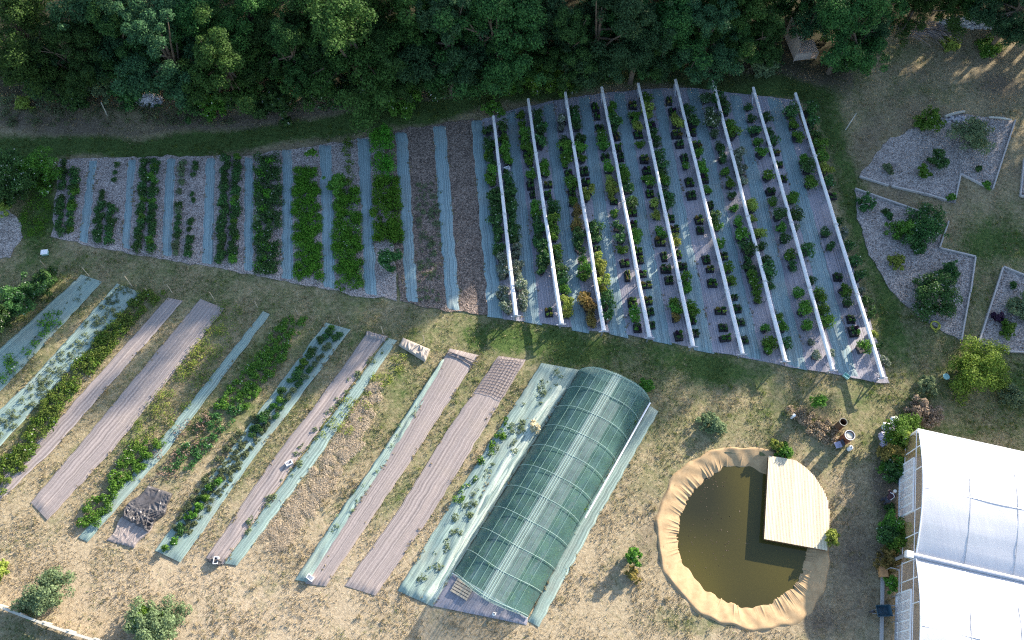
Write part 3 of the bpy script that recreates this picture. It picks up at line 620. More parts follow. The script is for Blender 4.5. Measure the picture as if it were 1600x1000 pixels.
for bedn, rows in (('first', [((101,254),(93,364),15,'DD','dark','left',.95,.05), ((120,256),(111,362),14,'DDG','dark','right',.95,.05)]),
                   ('second', [((164,285),(159,315),3,'D','dark','far-spaced upper',.7,.2), ((160,318),(152,380),9,'D','dark','left',.9,0), ((178,318),(170,380),9,'D','dark','right',.85,.05), ((186,252),(176,300),4,'D','small dark','thin right',.55,.2)]),
                   ('third', [((227,250),(217,392),19,'DDG','dark','left',.95,0), ((243,250),(236,394),19,'DDDG','dark','right',.95,0)]),
                   ('fourth', [((287,250),(276,402),16,'DK','dark','left',.78,.2), ((306,250),(295,402),16,'D','dark','right',.72,.3)]),
                   ('fifth', [((353,247),(346,413),22,'D','dark','left',1.0,0), ((371,246),(365,415),22,'DDG','dark','right',1.0,0)])):
    for a, b, n, kd, col, rw, sc, sk in rows:
        row(a, b, n, kd, sc, BL % (col, rw, bedn), 'low plants in the upper left beds', skip=sk)
def block(name, label, cat, poly_rows, kind, hgt, seed, nl=90, size=.13, den=.36, rad=(.22, .42), kind_='stuff', squash=.8, lift=.4, elong=1.7):
    """an overgrown mass nobody could count: one object along a px corridor: rows of (left, right, y)"""
    r = np.random.default_rng(seed); C = []; R = []
    for (l0, r0, y0), (l1, r1, y1) in zip(poly_rows, poly_rows[1:]):
        pa, pb, pc, pd = P(l0, y0), P(r0, y0), P(l1, y1), P(r1, y1); area = ((pa - pb).length + (pc - pd).length) / 2 * (((pa + pb) / 2) - ((pc + pd) / 2)).length
        for _ in range(int(area / den ** 2 * .85) + 1):
            s, t = r.random(), r.random(); p = (pa.lerp(pb, s)).lerp(pc.lerp(pd, s), t); q = r.uniform(*rad)
            C.append((p.x, p.y, r.uniform(.1, .8) * hgt)); R.append(q)
    V, FA = leaves(C, R, nl * len(C) * 3 // 4, size, seed + 1, lift, .5, elong, squash)
    return tag(raw(name, V, FA, LV[kind]), label, cat, kind=kind_)
def E_(xs): return xs
block('overgrown_hedge', 'dark overgrown green bed right of the fifth row pair of plants', 'bed plants', [(400,438,245),(402,438,330),(400,436,428)], 'D', .5, 301, 100, .13, .3)
block('overgrown_hedge', 'bright green shoots mixed through the dark overgrown bed', 'bed plants', [(402,432,250),(402,418,330),(402,436,428)], 'L', .62, 302, 70, .12, .5)
block('ground_cover', 'lush low green cover filling the seventh upper left bed', 'ground cover', [(461,496,265),(460,500,330),(462,502,436)], 'L', .3, 303, 120, .12, .27)
block('ground_cover', 'green cover with pale flecks filling the lower part of the eighth upper left bed', 'ground cover', [(524,560,298),(522,564,370),(527,567,452)], 'L', .42, 304, 110, .12, .29)
block('ground_cover', 'dark clumps within the green cover of the eighth upper left bed', 'ground cover', [(524,560,320),(524,564,452)], 'G', .5, 305, 60, .12, .6)
block('bushy_column', 'left bushy green column at the top of the ninth upper left bed', 'shrub row', [(580,594,207),(584,600,270)], 'L', .8, 306, 110, .12, .28, kind_=None)
block('bushy_column', 'right bushy green column at the top of the ninth upper left bed', 'shrub row', [(597,612,203),(602,616,285)], 'L', .8, 307, 110, .12, .28, kind_=None)
block('ground_cover', 'tall green mass in the middle of the ninth upper left bed', 'ground cover', [(588,622,280),(584,626,330),(586,628,380)], 'L', .7, 308, 110, .13, .28)
block('weed_row', 'thin grey green weeds in the tenth upper left bed', 'weeds', [(643,690,285),(655,690,360),(655,688,470)], 'K', .12, 309, 40, .10, .36, (.12, .28))
block('weed_row', 'upright green plants in a thin row at the top of the eighth upper left bed', 'weeds', [(535,548,222),(540,552,290)], 'G', .5, 310, 60)
def shrub(name, label, cat, x, y, rpx, kind, h=None, group=None, nl=None, seed=0, z=0, leaf=.14, lift=.5):
    rad = 1.18 * rpx / (24 if y > 700 else 21 if y > 400 else 19); h = h or rad * 1.5
    C, R = clumps(max(5, int(6 + rad * 4)), rad * 1.02, h, h * .12, .12, .27, seed + 70, 7, .86)
    V, FA = leaves(C, R, nl or int(700 + 2400 * rad * rad), leaf, seed + 71, .4)
    p = P(x, y, h * lift); o = raw(name, V, FA, LV[kind]); o.location = (p.x, p.y, z); return tag(o, label, cat, group)
shrub('bushy_plant', 'single leafy bush on the bare mulch at the foot of the ninth upper left bed', 'shrub', 610, 403, 19, 'D', seed=1)
shrub('bushy_plant', 'leafy bush at the left edge of the eighth upper left bed beside the path strip', 'shrub', 527, 287, 15, 'G', seed=2)
shrub('bushy_plant', 'small bush at the top of the seventh upper left bed', 'shrub', 487, 240, 8, 'G', seed=3)

# ------------------------------------------------------------------ weeds and crops of the lower left plot
block('weed_row', 'yellow green weed row between a teal strip and a narrow mauve sheet', 'weeds', [(222,262,452),(150,190,530),(75,115,620),(18,62,700),(-40,10,770)], 'V', .24, 320, 70, .10, .30, (.14, .3))
block('weed_row', 'darker green growth under the yellow green weed row', 'weeds', [(218,258,458),(150,190,530),(75,115,620),(18,62,700),(-40,10,770)], 'G', .16, 321, 60, .13, .5)
block('weed_row', 'straggly weeds right of the wide mauve sheet', 'weeds', [(350,392,475),(290,350,560),(235,300,630),(190,250,700)], 'V', .2, 322, 44, .09, .45)
block('weed_row', 'yellow flowering weeds along the wide mauve sheet', 'weeds', [(348,368,480),(290,318,560),(240,270,630),(200,230,690)], 'Y', .3, 323, 40, .12, .8)
block('weed_row', 'dense green weeds crowding the lower end of the narrow bare teal strip', 'weeds', [(205,262,690),(165,205,750),(112,150,826)], 'G', .24, 324, 70, .11, .27, (.14, .28))
block('weed_row', 'bright green weed row right of the narrow bare teal strip, upper part', 'weeds', [(445,484,496),(395,445,560),(330,385,640)], 'G', .2, 325, 70, .11, .27, (.14, .28))
block('weed_row', 'darker tail of the bright green weed row, lower part', 'weeds', [(335,385,635),(295,345,680),(255,300,740)], 'D', .18, 326, 50, .11, .33, (.14, .28))
block('weed_row', 'dry brown stalks in the tail of the bright green weed row', 'weeds', [(300,335,650),(240,290,720),(220,265,750)], 'B', .2, 327, 40, .12, .6)
block('weed_row', 'thin green weeds left of the hay row', 'weeds', [(612,640,556),(540,600,620),(490,540,690)], 'Y', .14, 328, 40, .10, .6)
block('hay_row', 'pale dry hay raked in a lumpy row between two sheeted strips', 'hay', [(575,600,600),(525,565,690),(462,512,770),(395,445,860)], 'H', .02, 329, 120, .24, .34, (.25, .5), squash=.12, lift=1.6, elong=9)
block('squash_row', 'broad leaved squash vines growing along the far left teal strip', 'crop', [(78,98,485),(60,92,505),(38,60,535),(0,24,575),(-20,8,600)], 'G', .3, 330, 40, .16, .5)
block('seedling_row', 'small grey green seedlings dotted along the far left teal strip', 'seedlings', [(135,152,437),(70,92,510),(0,30,590)], 'K', .08, 331, 22, .09, .5, (.1, .2))
block('seedling_row', 'grey seedlings covering the second teal strip from the left', 'seedlings', [(185,212,447),(110,160,530),(40,90,610),(0,30,660),(-40,0,700)], 'K', .12, 332, 40, .10, .36, (.1, .25))
block('seedling_row', 'greyish leafy crop in the middle of the teal strip right of the black tarp', 'seedlings', [(395,430,650),(340,390,710),(290,335,790),(258,285,850)], 'K', .12, 333, 60, .10, .26, (.10, .22))
block('seedling_row', 'dry grey weeds between the creased mauve sheet and its pale teal strip', 'seedlings', [(590,606,540),(540,565,600),(480,505,680),(425,448,760),(365,385,840)], 'K', .12, 334, 34, .11, .5, (.1, .25))
block('weed_row', 'weeds poking through the crinkled teal double strip', 'weeds', [(860,885,580),(800,835,650),(745,785,745),(690,720,840),(650,672,915)], 'K', .2, 335, 36, .12, .55, (.12, .28))
block('weed_row', 'green crop line on the left edge of the crinkled teal double strip', 'weeds', [(790,806,655),(735,752,740),(705,720,790)], 'G', .25, 336, 60, .13, .4, (.15, .3))
block('weed_row', 'a few weeds on the ragged teal strip', 'weeds', [(640,655,640),(580,600,730),(530,548,800),(500,516,850)], 'K', .14, 337, 24, .1, .6, (.1, .22))
CR = 'dark crop plants on the teal strip right of the black tarp'
row((520,512), (385,690), 26, 'DDG', .85, '%s dark crop plant from the top, left row on the double-row teal strip', CR, 'crop_plant', 'crop plant', .1, .12)
row((534,520), (425,652), 20, 'DK', .6, '%s dark crop plant from the top, right row on the double-row teal strip', CR, 'crop_plant', 'crop plant', .06, .1)
row((345,735), (262,862), 20, 'DG', .7, '%s crop plant on the lower half of the double-row teal strip', CR, 'crop_plant', 'crop plant', .14, .15)
for ks in GP.values():
    for o in ks: bpy.data.objects.remove(o)
block('litter_mound', 'low mound of brown litter between the young tree and the rusty drums', 'mound', [(1226,1250,637),(1240,1290,655),(1262,1312,676),(1285,1312,692)], 'M', .22, 341, 70, .12, .3, (.15, .32))
block('undergrowth', 'rough dark undergrowth along the shaded verge below the trees', 'undergrowth', [(0,120,150),(0,330,168)], 'K', .2, 350, 40, .12, .9)
for i_, (ra_, kd_) in enumerate((([(250,700,150),(180,640,172)], 'D'), ([(480,900,130),(450,860,150)], 'G'), ([(880,1230,98),(860,1230,112)], 'D'), ([(0,240,168),(0,400,196)], 'K'))):
    block('undergrowth', ('dark low undergrowth along the verge above the bushy columns', 'green low undergrowth along the verge above the mulch beds and first white rails', 'dark low undergrowth along the verge above the white rails', 'grey green weeds between the shaded track and the pebble heap')[i_], 'undergrowth', ra_, kd_, .22, 351 + i_, 44, .13, .75)
# the left edge: bushes, hedge and mown grass
LB = 'bushes along the left edge'
for x, y, r_, k, lb in ((18,272,34,'D','dark bush with bare twigs at the left edge beside the mown green grass'), (10,300,26,'D','lower dark bush at the left edge above the heap of grey gravel'), (62,262,24,'G','green bush below the shaded track at the left'),
                        (70,432,17,'D','uppermost dark bush of the hedge leading to the far left teal strip'), (48,450,22,'D','second dark bush of the hedge above the far left teal strip'), (22,472,24,'D','third dark bush of the hedge above the far left teal strip'),
                        (-4,497,26,'D','dark bush cut by the left edge, lowest of the hedge'), (6,325,12,'Y','small yellow green bush at the left edge on the gravel heap')):
    shrub('bush', lb, 'bush', x, y, r_, k, None, LB, seed=int(x * 3 + y))
block('ground_cover', 'dense low green growth left of the first gravel bed', 'ground cover', [(35,80,255),(35,78,330),(40,68,380)], 'L', .12, 340, 60, .1, .42)
# ------------------------------------------------------------------ the green net tunnel
def net_mat(name, c, alpha, weave=22):
    b = NB(name); b.color(c); b.rough(.5); b.b.inputs['Specular IOR Level'].default_value = .5
    tr = b.n('BsdfTransparent'); tl = b.n('BsdfTranslucent'); tl.inputs[0].default_value = (*c, 1); m1 = b.n('MixShader'); m1.inputs[0].default_value = .4
    b.link(b.b.outputs[0], m1.inputs[1]); b.link(tl.outputs[0], m1.inputs[2])
    mx = b.n('MixShader'); f = b.noise(1.3, 4); b.link(b.ramp(f, [(.3, (alpha - .1,) * 3), (.7, (alpha + .1,) * 3)]), mx.inputs[0])
    b.link(tr.outputs[0], mx.inputs[1]); b.link(m1.outputs[0], mx.inputs[2]); b.link(mx.outputs[0], b.out.inputs[0]); return b.m
M['net'] = net_mat('green_shade_net', (.135, .275, .255), .58); M['band'] = net_mat('pale_film_band', (.42, .55, .51), .66)
M['net_sheen'] = net_mat('painted_net_sheen', (.38, .47, .46), .3)  # tint for the sheen painted on the net
def tunnel():
    FL, FR, BL_, BR = P(707,896), P(824,966), P(905,578), P(1016,626); h = 2.05
    t = empty('net_tunnel', (FL + FR) / 2, label='long rounded tunnel covered in green shade netting with pale hoops and ridge band', cat='net tunnel')
    inv = -t.location
    def pt(s, v, up=0.0):                            # s: -1..1 across, v: 0 front .. 1 back
        l, r = FL.lerp(BL_, v), FR.lerp(BR, v); c = (l + r) / 2; a = (r - l) / 2; th = (s + 1) / 2 * pi
        x = s; z = max(0, 1 - abs(s) ** 2.9) ** .8 * (h + up)
        if s in (-1, 1): x, z = s, 0
        p = c + a * x * (1 + up / 3) + (FL - BL_).normalized() * (.55 * sin(th) * max(0, 1 - v * 2.5)); p.z = max(0.0, z); return p + inv
    def shell(name, s0, s1, mat, up=0.0, v0=0, v1=1, ns=18, nv=60):
        V = [pt(s0 + (s1 - s0) * i / ns, v0 + (v1 - v0) * j / nv, up - (.05 * abs(sin(j * 9 * pi / nv)) if up == 0 else 0)) for j in range(nv + 1) for i in range(ns + 1)]
        idx = np.arange((ns + 1) * (nv + 1)).reshape(nv + 1, ns + 1)
        FA = np.stack([idx[:-1, :-1], idx[1:, :-1], idx[1:, 1:], idx[:-1, 1:]], -1).reshape(-1, 4)
        return raw(name, [tuple(p) for p in V], FA, mat, t, True)
    shell('net_cover', -1, -.1, M['net']); shell('net_cover', .1, 1, M['net'])
    shell('ridge_band', -.11, .11, M['band'], .012)
    tag(shell('sheen_panel', .1, .42, M['net_sheen'], .02, 0.0, .88), 'greyish painted sheen on the net beside the ridge')  # sheen beside the ridge, put in as a pale see-through shell
    for j in range(11):
        v = j / 10 * .985 + .008; m = MB(); m.tube([pt(-1 + 2 * i / 26, v, .035) for i in range(27)], .013, 6); m.build('hoop', M['tunnelpipe'], t)
    for s in (-.66, -.46, -.30, -.17, .18, .32, .48, .66):
        m = MB(); m.tube([pt(s, j / 12, .03) for j in range(13)], .013, 5); m.build('wire', M['wire'], t)
    for s in (-.06, .0, .06):
        m = MB(); m.tube([pt(s, j / 12, .04) for j in range(13)], .022, 5); m.build('ridge_wire', M['tunnelpipe'], t)
    def endwall(name, v, mat, dz=0.0, lo=None):
        n = 24; top = [pt(-1 + 2 * i / n, v, -.03) for i in range(n + 1)]; bot = [Vector((p.x, p.y, max(.02, p.z * lo) if lo else .02)) for p in top]
        V = top + bot; raw(name, [tuple(p) for p in V], [(i, i + 1, n + 2 + i, n + 1 + i) for i in range(n)], mat, t, True)
    endwall('back_wall', 1.0, M['band']); endwall('front_curtain', .0, M['band'], lo=.80)
    m = MB(); a, b = pt(-1, 0), pt(1, 0); m.tube([Vector((a.x, a.y, .12)), Vector((b.x, b.y, .12))], .035, 6); m.build('front_rail', M['white'], t)
    m = MB(); a, b = pt(.97, .42, .06), pt(.97, .97, .06); m.tube([a + Vector((.12, 0, .45)), b + Vector((.12, 0, .45))], .06, 8); tag(m.build('rolled_side', M['white'], t), 'rolled up side curtain on a pipe')
    # what grows inside: each bed a row of its own
    for i, s in enumerate((-.72, -.36, .05, .42, .76)):
        def q(s_, v): l, r = FL.lerp(BL_, v), FR.lerp(BR, v); return l.lerp(r, (s_ + 1) / 2)
        r = np.random.default_rng(900 + i); C, R = [], []
        for k in range(70):
            p = q(s + r.uniform(-.11, .11), r.uniform(.03, .97)); C.append((p.x, p.y, r.uniform(.1, .4))); R.append(r.uniform(.15, .38))
        V, FA = leaves(C, R, 3200, .15, 950 + i); tag(raw('crop_row', V, FA, LV['DGDGG'[i]]), 'row of green crop under the shade net, %s from the left foot of the tunnel' % ordn(i + 1), 'crop', 'crop rows in the net tunnel', 'stuff')
    m = MB(); a = [FL, FR, BR, BL_]; m.prism([(p.x, p.y) for p in a], -.2, .016); o = m.build('tunnel_soil', M['dsoil']); tag(o, kind='structure')
    for k, s in enumerate((-.54, -.16, .24, .6)):
        L_ = [q(s - .07, v) for v in (0.02, .98)]; R_ = [q(s + .07, v) for v in (0.02, .98)]
        mm = MB(); mm.prism([tuple(L_[0][:2]), tuple(R_[0][:2]), tuple(R_[1][:2]), tuple(L_[1][:2])], -.1, .032); oo = mm.build('path_strip', M['cloth2'])
        uvl = oo.data.uv_layers.new(name='UVMap'); ax = (BL_ - FL).normalized(); pr = Vector((ax.y, -ax.x, 0))
        for lp in oo.data.loops: c_ = oo.data.vertices[lp.vertex_index].co; uvl.data[lp.index].uv = (c_.dot(pr), c_.dot(ax))
        tag(oo, 'grey path strip inside the net tunnel, %s from its left foot' % ordn(k + 1), 'path strip', 'paths in the net tunnel')
    KEEP_OFF.append([(707,896),(824,966),(1016,626),(905,578)])
M['cloth2'] = plain('grey_floor_cloth', (.22, .22, .25), .8, .15, 1, obj=False)
M['dsoil'] = plain('dark_bed_soil', (.075, .075, .055), .95, .4, 2, obj=False)
tunnel()

# ------------------------------------------------------------------ the pond, its liner, water and deck
WZ = -.34
def pond():
    n = 260
    def ring(poly, z, k=n):
        W_ = [P(*p, z) for p in poly]; W_.append(W_[0]); d = np.cumsum([0] + [(b - a).length for a, b in zip(W_, W_[1:])])
        out = []
        for t in np.linspace(0, d[-1], k, endpoint=False):
            j = min(int(np.searchsorted(d, t, 'right')) - 1, len(W_) - 2); out.append(W_[j].lerp(W_[j + 1], (t - d[j]) / (d[j + 1] - d[j])))
        q = np.array([tuple(p) for p in out])
        for _ in range(2): q = (np.roll(q, 1, 0) + 2 * q + np.roll(q, -1, 0)) / 4
        return q
    c0 = np.array(tuple(P(1165, 838, 0)))
    def by_angle(q, m=n):
        a = np.arctan2(q[:, 1] - c0[1], q[:, 0] - c0[0]); r = np.hypot(q[:, 0] - c0[0], q[:, 1] - c0[1]); o = np.argsort(a)
        th = np.linspace(-pi, pi, m, endpoint=False); return th, np.interp(th, a[o], r[o], period=2 * pi)
    m = 900; th, ro = by_angle(ring(POND_OUT, 0), m); _, ri = by_angle(ring(POND_IN, WZ), m)
    K = 16; V = []
    fold = np.zeros(m); r = np.random.default_rng(4)
    for _ in range(120):                              # gathered folds running down to the water
        a = r.uniform(-pi, pi) if r.random() < .25 else (r.normal(2.5, .45) if r.random() < .6 else r.normal(-.85, .4)); w = r.uniform(.003, .010); dd = (th - a + pi) % (2 * pi) - pi; fold += r.uniform(.15, 1) ** 1.6 * np.exp(-(dd / w) ** 2)
    skew = r.uniform(-.03, .03, m)
    for k in range(K + 4):
        t = k / K; rr = ro + (ri - ro) * t
        rim = .035 * math.exp(-((t - .08) / .1) ** 2)
        z = rim + (WZ - .02) * max(0, (t - .15) / .85) ** 1.25 if t <= 1 else WZ - .02 - (t - 1) * 3
        amp = .06 * np.clip((t - .35) / .5, 0, 1) * np.clip((1.25 - t) / .3, 0, 1)
        zz = z + fold * amp + .018 * np.sin(th * 31 + t * 6) + .02 * np.sin(th * 17)
        if k == 0: zz = zz * 0 - .05
        rw = rr + (.06 * np.sin(th * 11) + .05 * np.sin(th * 23 + 1)) * (1 - min(1, t * 2))
        tt = th + .05 * t * np.sin(th * 5)
        V.append(np.stack([c0[0] + rw * np.cos(tt), c0[1] + rw * np.sin(tt), zz], -1))
    V = np.concatenate(V); idx = np.arange(m * (K + 4)).reshape(K + 4, m); nx_ = np.roll(idx, -1, 1)
    FA = np.stack([idx[:-1], nx_[:-1], nx_[1:], idx[1:]], -1).reshape(-1, 4)
    b = NB('sand_pond_liner'); f = b.noise(3, 5); b.color(b.ramp(f, [(.3, (.32, .215, .115)), (.7, (.42, .30, .17))])); b.rough(.75); b.bump(b.noise(9, 4), .2, .03)
    tag(raw('pond_liner', V, FA, b.m, None, True), 'sand coloured pond liner gathered in folds around the water', 'pond liner')
    q = np.stack([c0[0] + (ri + .25) * np.cos(th), c0[1] + (ri + .25) * np.sin(th)], -1)
    w = NB('murky_pond_water'); f = w.noise(.09, 1); w.color(w.ramp(f, [(.3, (.028, .028, .014)), (.5, (.070, .060, .016)), (.7, (.105, .080, .022))])); w.rough(.03); w.b.inputs['Specular IOR Level'].default_value = .5
    w.b.inputs['IOR'].default_value = 1.36; w.bump(w.noise(1.6, 3), .04, .05)
    o = raw('pond_water', [(x, y, WZ) for x, y in q], [tuple(range(m))], w.m); tag(o, kind='structure')
    KEEP_OFF.append(POND_OUT)
pond()
DECK = [(1201,712),(1222,715),(1243,719),(1260,731),(1272,743),(1280,755),(1288,768),(1294,783),(1296,800),(1296,820),(1294,842),(1292,860),(1243,851),(1194,842)]
def deck():
    DZ = .26; W_ = [P(*p, DZ) for p in DECK]; ax = (W_[0] - W_[-1]).normalized(); ax.z = 0; ax.normalize(); pr = Vector((ax.y, -ax.x, 0)); o0 = W_[-1].copy()
    t = empty('deck', (o0.x, o0.y, 0), label='pale timber deck with a rounded outer edge standing over the right side of the pond', cat='deck'); inv = -t.location
    uv = [((p - o0).dot(pr), (p - o0).dot(ax)) for p in W_]; x1 = max(u for u, _ in uv); n = 44; bw = x1 / n; m = MB(); sidev = []
    for i in range(n):
        x = (i + .5) * bw; ys = []
        for (a, b), (c, d) in zip(uv, uv[1:] + uv[:1]):
            if (a > x) != (c > x): ys.append(b + (d - b) * (x - a) / (c - a))
        if len(ys) < 2: continue
        lo, hi = min(ys), max(ys); c = [o0 + pr * (x + s * bw * .40) + ax * y for y in (lo, hi) for s in (-1, 1)]
        zt = DZ + rnd.uniform(-.004, .004)
        V = [Vector((p.x, p.y, z)) + inv for z in (DZ - .035, zt) for p in c]
        m.add(V, [(0, 2, 3, 1), (4, 5, 7, 6), (0, 1, 5, 4), (2, 6, 7, 3), (1, 3, 7, 5), (0, 4, 6, 2)])
    m.build('deck_boards', M['deck'], t)
    m = MB(); P_ = [(p + inv) for p in W_]; cen = sum((Vector(p) for p in P_), Vector()) / len(P_)
    for a, b in zip(P_, P_[1:] + P_[:1]):
        a, b = a.lerp(cen, .015), b.lerp(cen, .015); m.bar((a.x, a.y, DZ - .19), (b.x, b.y, DZ - .19), .06, .29)
    m.build('skirt_board', M['deckside'], t)
    m = MB()
    for k in range(1, 6):
        a = o0 + ax * (.2 + k * 1.0) + pr * .1 + inv; b = a + pr * (x1 - .9 - .12 * k); m.bar((a.x, a.y, DZ - .11), (b.x, b.y, DZ - .11), .08, .14)
    m.build('joist', M['deckside'], t)
    for (x, y) in ((.2, .2), (.2, 2.4), (.2, 4.6), (2.0, .3), (2.2, 4.0)):
        a = o0 + pr * x + ax * y + inv; m = MB(); m.tube([(a.x, a.y, -1.4), (a.x, a.y, DZ - .05)], .07, 8); m.build('deck_post', M['deckside'], t)
deck()

# ------------------------------------------------------------------ the plastic greenhouse (two of its spans are in the picture)
def greenhouse():
    ZE, RISE, LEN = 2.6, .85, 30.0
    A, B = P(1434,670,ZE), P(1430,868,ZE); d = (P(1600,901,ZE) - P(1422,868,ZE)).normalized(); w = (B - A); wl = w.length; w.normalize()
    d = (d - w * d.dot(w)); d.normalize()
    t = empty('greenhouse', (A.x, A.y, 0), label='white plastic greenhouse with two rounded roof spans at the right edge', cat='greenhouse'); inv = Vector((-A.x, -A.y, -A.z))
    def roofmat():
        b = NB('white_greenhouse_plastic'); mp = b.n('Mapping'); mp.inputs['Rotation'].default_value = (0, 0, math.atan2(d.y, d.x)); b.link(b.obj(), mp.inputs[0])
        f = b.noise(.7, 5); s = b.n('Mapping'); s.inputs['Scale'].default_value = (6, .5, 1); b.link(mp.outputs[0], s.inputs[0]); g = b.noise(1, 4, s.outputs[0])
        c = b.ramp(f, [(.3, (.80, .80, .84)), (.7, (.90, .90, .91))]); b.color(b.mix(.45, c, b.ramp(g, [(.3, (.72, .72, .76)), (.7, (.95, .95, .95))]))); b.rough(.35)
        tl = b.n('BsdfTranslucent'); tl.inputs[0].default_value = (.85, .85, .88, 1); tr = b.n('BsdfTransparent'); m1 = b.n('MixShader'); m1.inputs[0].default_value = .35
        m2 = b.n('MixShader'); m2.inputs[0].default_value = .88
        b.link(b.b.outputs[0], m1.inputs[1]); b.link(tl.outputs[0], m1.inputs[2]); b.link(tr.outputs[0], m2.inputs[1]); b.link(m1.outputs[0], m2.inputs[2]); b.link(m2.outputs[0], b.out.inputs[0]); return b.m
    rm = roofmat()
    wallm = net_mat('yellowed_wall_film', (.30, .24, .15), .6); louv = net_mat('louvre_panel_film', (.70, .71, .78), .85)
    def pt(span, s, x, up=0.0):
        p = A + w * (wl * (span + s) + .06 * span) + d * x; p = p + inv; p.z = ZE + RISE * sin(pi * s) ** .9 + up; return p
    for sp in (0, 1):
        nv, ns = 40, 28; V = [tuple(pt(sp, .012 + .976 * i / ns, LEN * j / nv, .03 * sin(j * pi / 4) * sin(pi * i / ns) + .012 * float(sn(np.array(i * 1.7), np.array(j * .9), 88, 1)))) for j in range(nv + 1) for i in range(ns + 1)]
        idx = np.arange((ns + 1) * (nv + 1)).reshape(nv + 1, ns + 1); FA = np.stack([idx[:-1, :-1], idx[:-1, 1:], idx[1:, 1:], idx[1:, :-1]], -1).reshape(-1, 4)
        raw('roof_cover', V, FA, rm, t, True)
        for k in range(10):
            m = MB(); m.tube([pt(sp, .012 + .976 * i / 20, .02 + 3.0 * k, .03 if k == 0 else .012) for i in range(21)], .045 if k == 0 else .014, 6); m.build('roof_hoop', M['white'] if k == 0 else M['steel'], t)
        for k in range(4):
            m = MB(); a, b_ = pt(sp, .05, .3 + 3 * k), pt(sp, .95, .3 + 3 * k); a.z = b_.z = ZE + .1; m.tube([a, b_], .03, 6); m.build('tie_bar', M['white'], t)
        for k, f in enumerate((.25, .5, .75)):
            m = MB(); m.tube([pt(sp, f, x, -.06) for x in (0, LEN / 2, LEN)], .03, 6); m.build('purlin', M['steel'], t)
        for f in (.5,):
            m = MB(); m.tube([pt(sp, f, x * LEN / 12, .012 + .004 * (x % 2)) for x in range(13)], .016, 5); m.build('film_seam', M['steel'], t)
        # gable end: plastic wall with posts and a louvred door panel
        n = 24; top = [pt(sp, i / n, -.02, -.01) for i in range(n + 1)]; bot = [Vector((p.x, p.y, .02)) for p in top]
        raw('gable_wall', [tuple(p) for p in top + bot], [(i, i + 1, n + 2 + i, n + 1 + i) for i in range(n)], wallm, t)
        for f in (.02, .16, .34, .66, .84):
            m = MB(); p = pt(sp, f, -.06); m.tube([(p.x, p.y, 0), (p.x, p.y, p.z)], .035, 6); m.build('gable_post', M['white'], t)
        for z in (.9, ZE):
            m = MB(); p, q = pt(sp, .01, -.07), pt(sp, .985, -.07); m.tube([(p.x, p.y, z), (q.x, q.y, z)], .03, 6); m.build('gable_rail', M['white'], t)
        f0, f1 = (.24, .66); z0, z1 = .35, 2.45; p, q = pt(sp, f0, -.14), pt(sp, f1, -.14); m = MB()
        for a, b_ in (((p, z0), (p, z1)), ((q, z0), (q, z1)), ((p, z0), (q, z0)), ((p, z1), (q, z1))): m.bar((a[0].x, a[0].y, a[1]), (b_[0].x, b_[0].y, b_[1]), .09)
        for k in range(1, 6):
            c = p.lerp(q, k / 6); m.bar((c.x, c.y, z0), (c.x, c.y, z1), .07)
        fr = m.build('louvre_door', M['white'], t)
        m = MB(); V = [(p.x, p.y, z0), (q.x, q.y, z0), (q.x, q.y, z1), (p.x, p.y, z1)]; off = d * .03
        m.add([(x + off.x, y + off.y, z) for x, y, z in V], [(0, 1, 2, 3)])
        o = m.build('door_film', louv, fr)
        m = MB()
        for k in range(36):
            c = p.lerp(q, (k + .5) / 42); m.bar((c.x + d.x * .01, c.y + d.y * .01, z0), (c.x + d.x * .01, c.y + d.y * .01, z1), .022)
        m.build('louvre_slats', M['white'], fr)
    # gutter between the spans with its end spout and downpipe
    V = []; m = MB(); a = A + w * (wl + .03) + d * -.5 + inv; b_ = a + d * (LEN + .5)
    m.tube([(a.x, a.y, ZE + .06), (b_.x, b_.y, ZE + .06)], .16, 10); m.build('gutter', M['steel'], t)
    m = MB(); m.bar((a.x - d.x * .12, a.y - d.y * .12, ZE + .06), (a.x + d.x * .3, a.y + d.y * .3, ZE + .06), .40, .36); m.build('gutter_end', M['white'], t)
    m = MB(); m.tube([(a.x, a.y, ZE), (a.x, a.y, .05)], .11, 8); m.build('downpipe', M['steel'], t)
    m = MB(); q = pt(0, 0, 0); m.tube([(q.x, q.y, ZE - .02), (q.x + d.x * LEN, q.y + d.y * LEN, ZE - .02)], .05, 6); m.build('eave_rail', M['white'], t)
    V = []; q0, q1 = pt(0, 0, 0), pt(0, 0, LEN); raw('side_wall', [(q0.x, q0.y, .02), (q1.x, q1.y, .02), (q1.x, q1.y, ZE), (q0.x, q0.y, ZE)], [(0, 1, 2, 3)], rm, t)
    o = MB(); a0, a1, a2, a3 = pt(0, 0, .1), pt(0, 0, LEN), pt(1, 1, LEN), pt(1, 1, .1); L0 = t.location
    o.prism([(p.x + L0.x, p.y + L0.y) for p in (a0, a1, a2, a3)], -.1, .03); tag(o.build('greenhouse_floor', M['cloth2']), kind='structure')
    r = np.random.default_rng(77)
    for k in range(9):                               # what stands inside, dimly seen
        p = pt(k % 2, r.uniform(.15, .85), r.uniform(1, 8)) + L0; C, R = blobs(7, .5, .3, .5, .2, .4, 700 + k); V_, F_ = leaves(C, R, 240, .16, 720 + k); oo = raw('greenhouse_plant', V_, F_, LV['D']); oo.location = (p.x, p.y, .03)
        tag(oo, 'leafy plant standing inside the white greenhouse', 'plant', 'plants inside the greenhouse')
    return d, w
GD, GW = greenhouse()
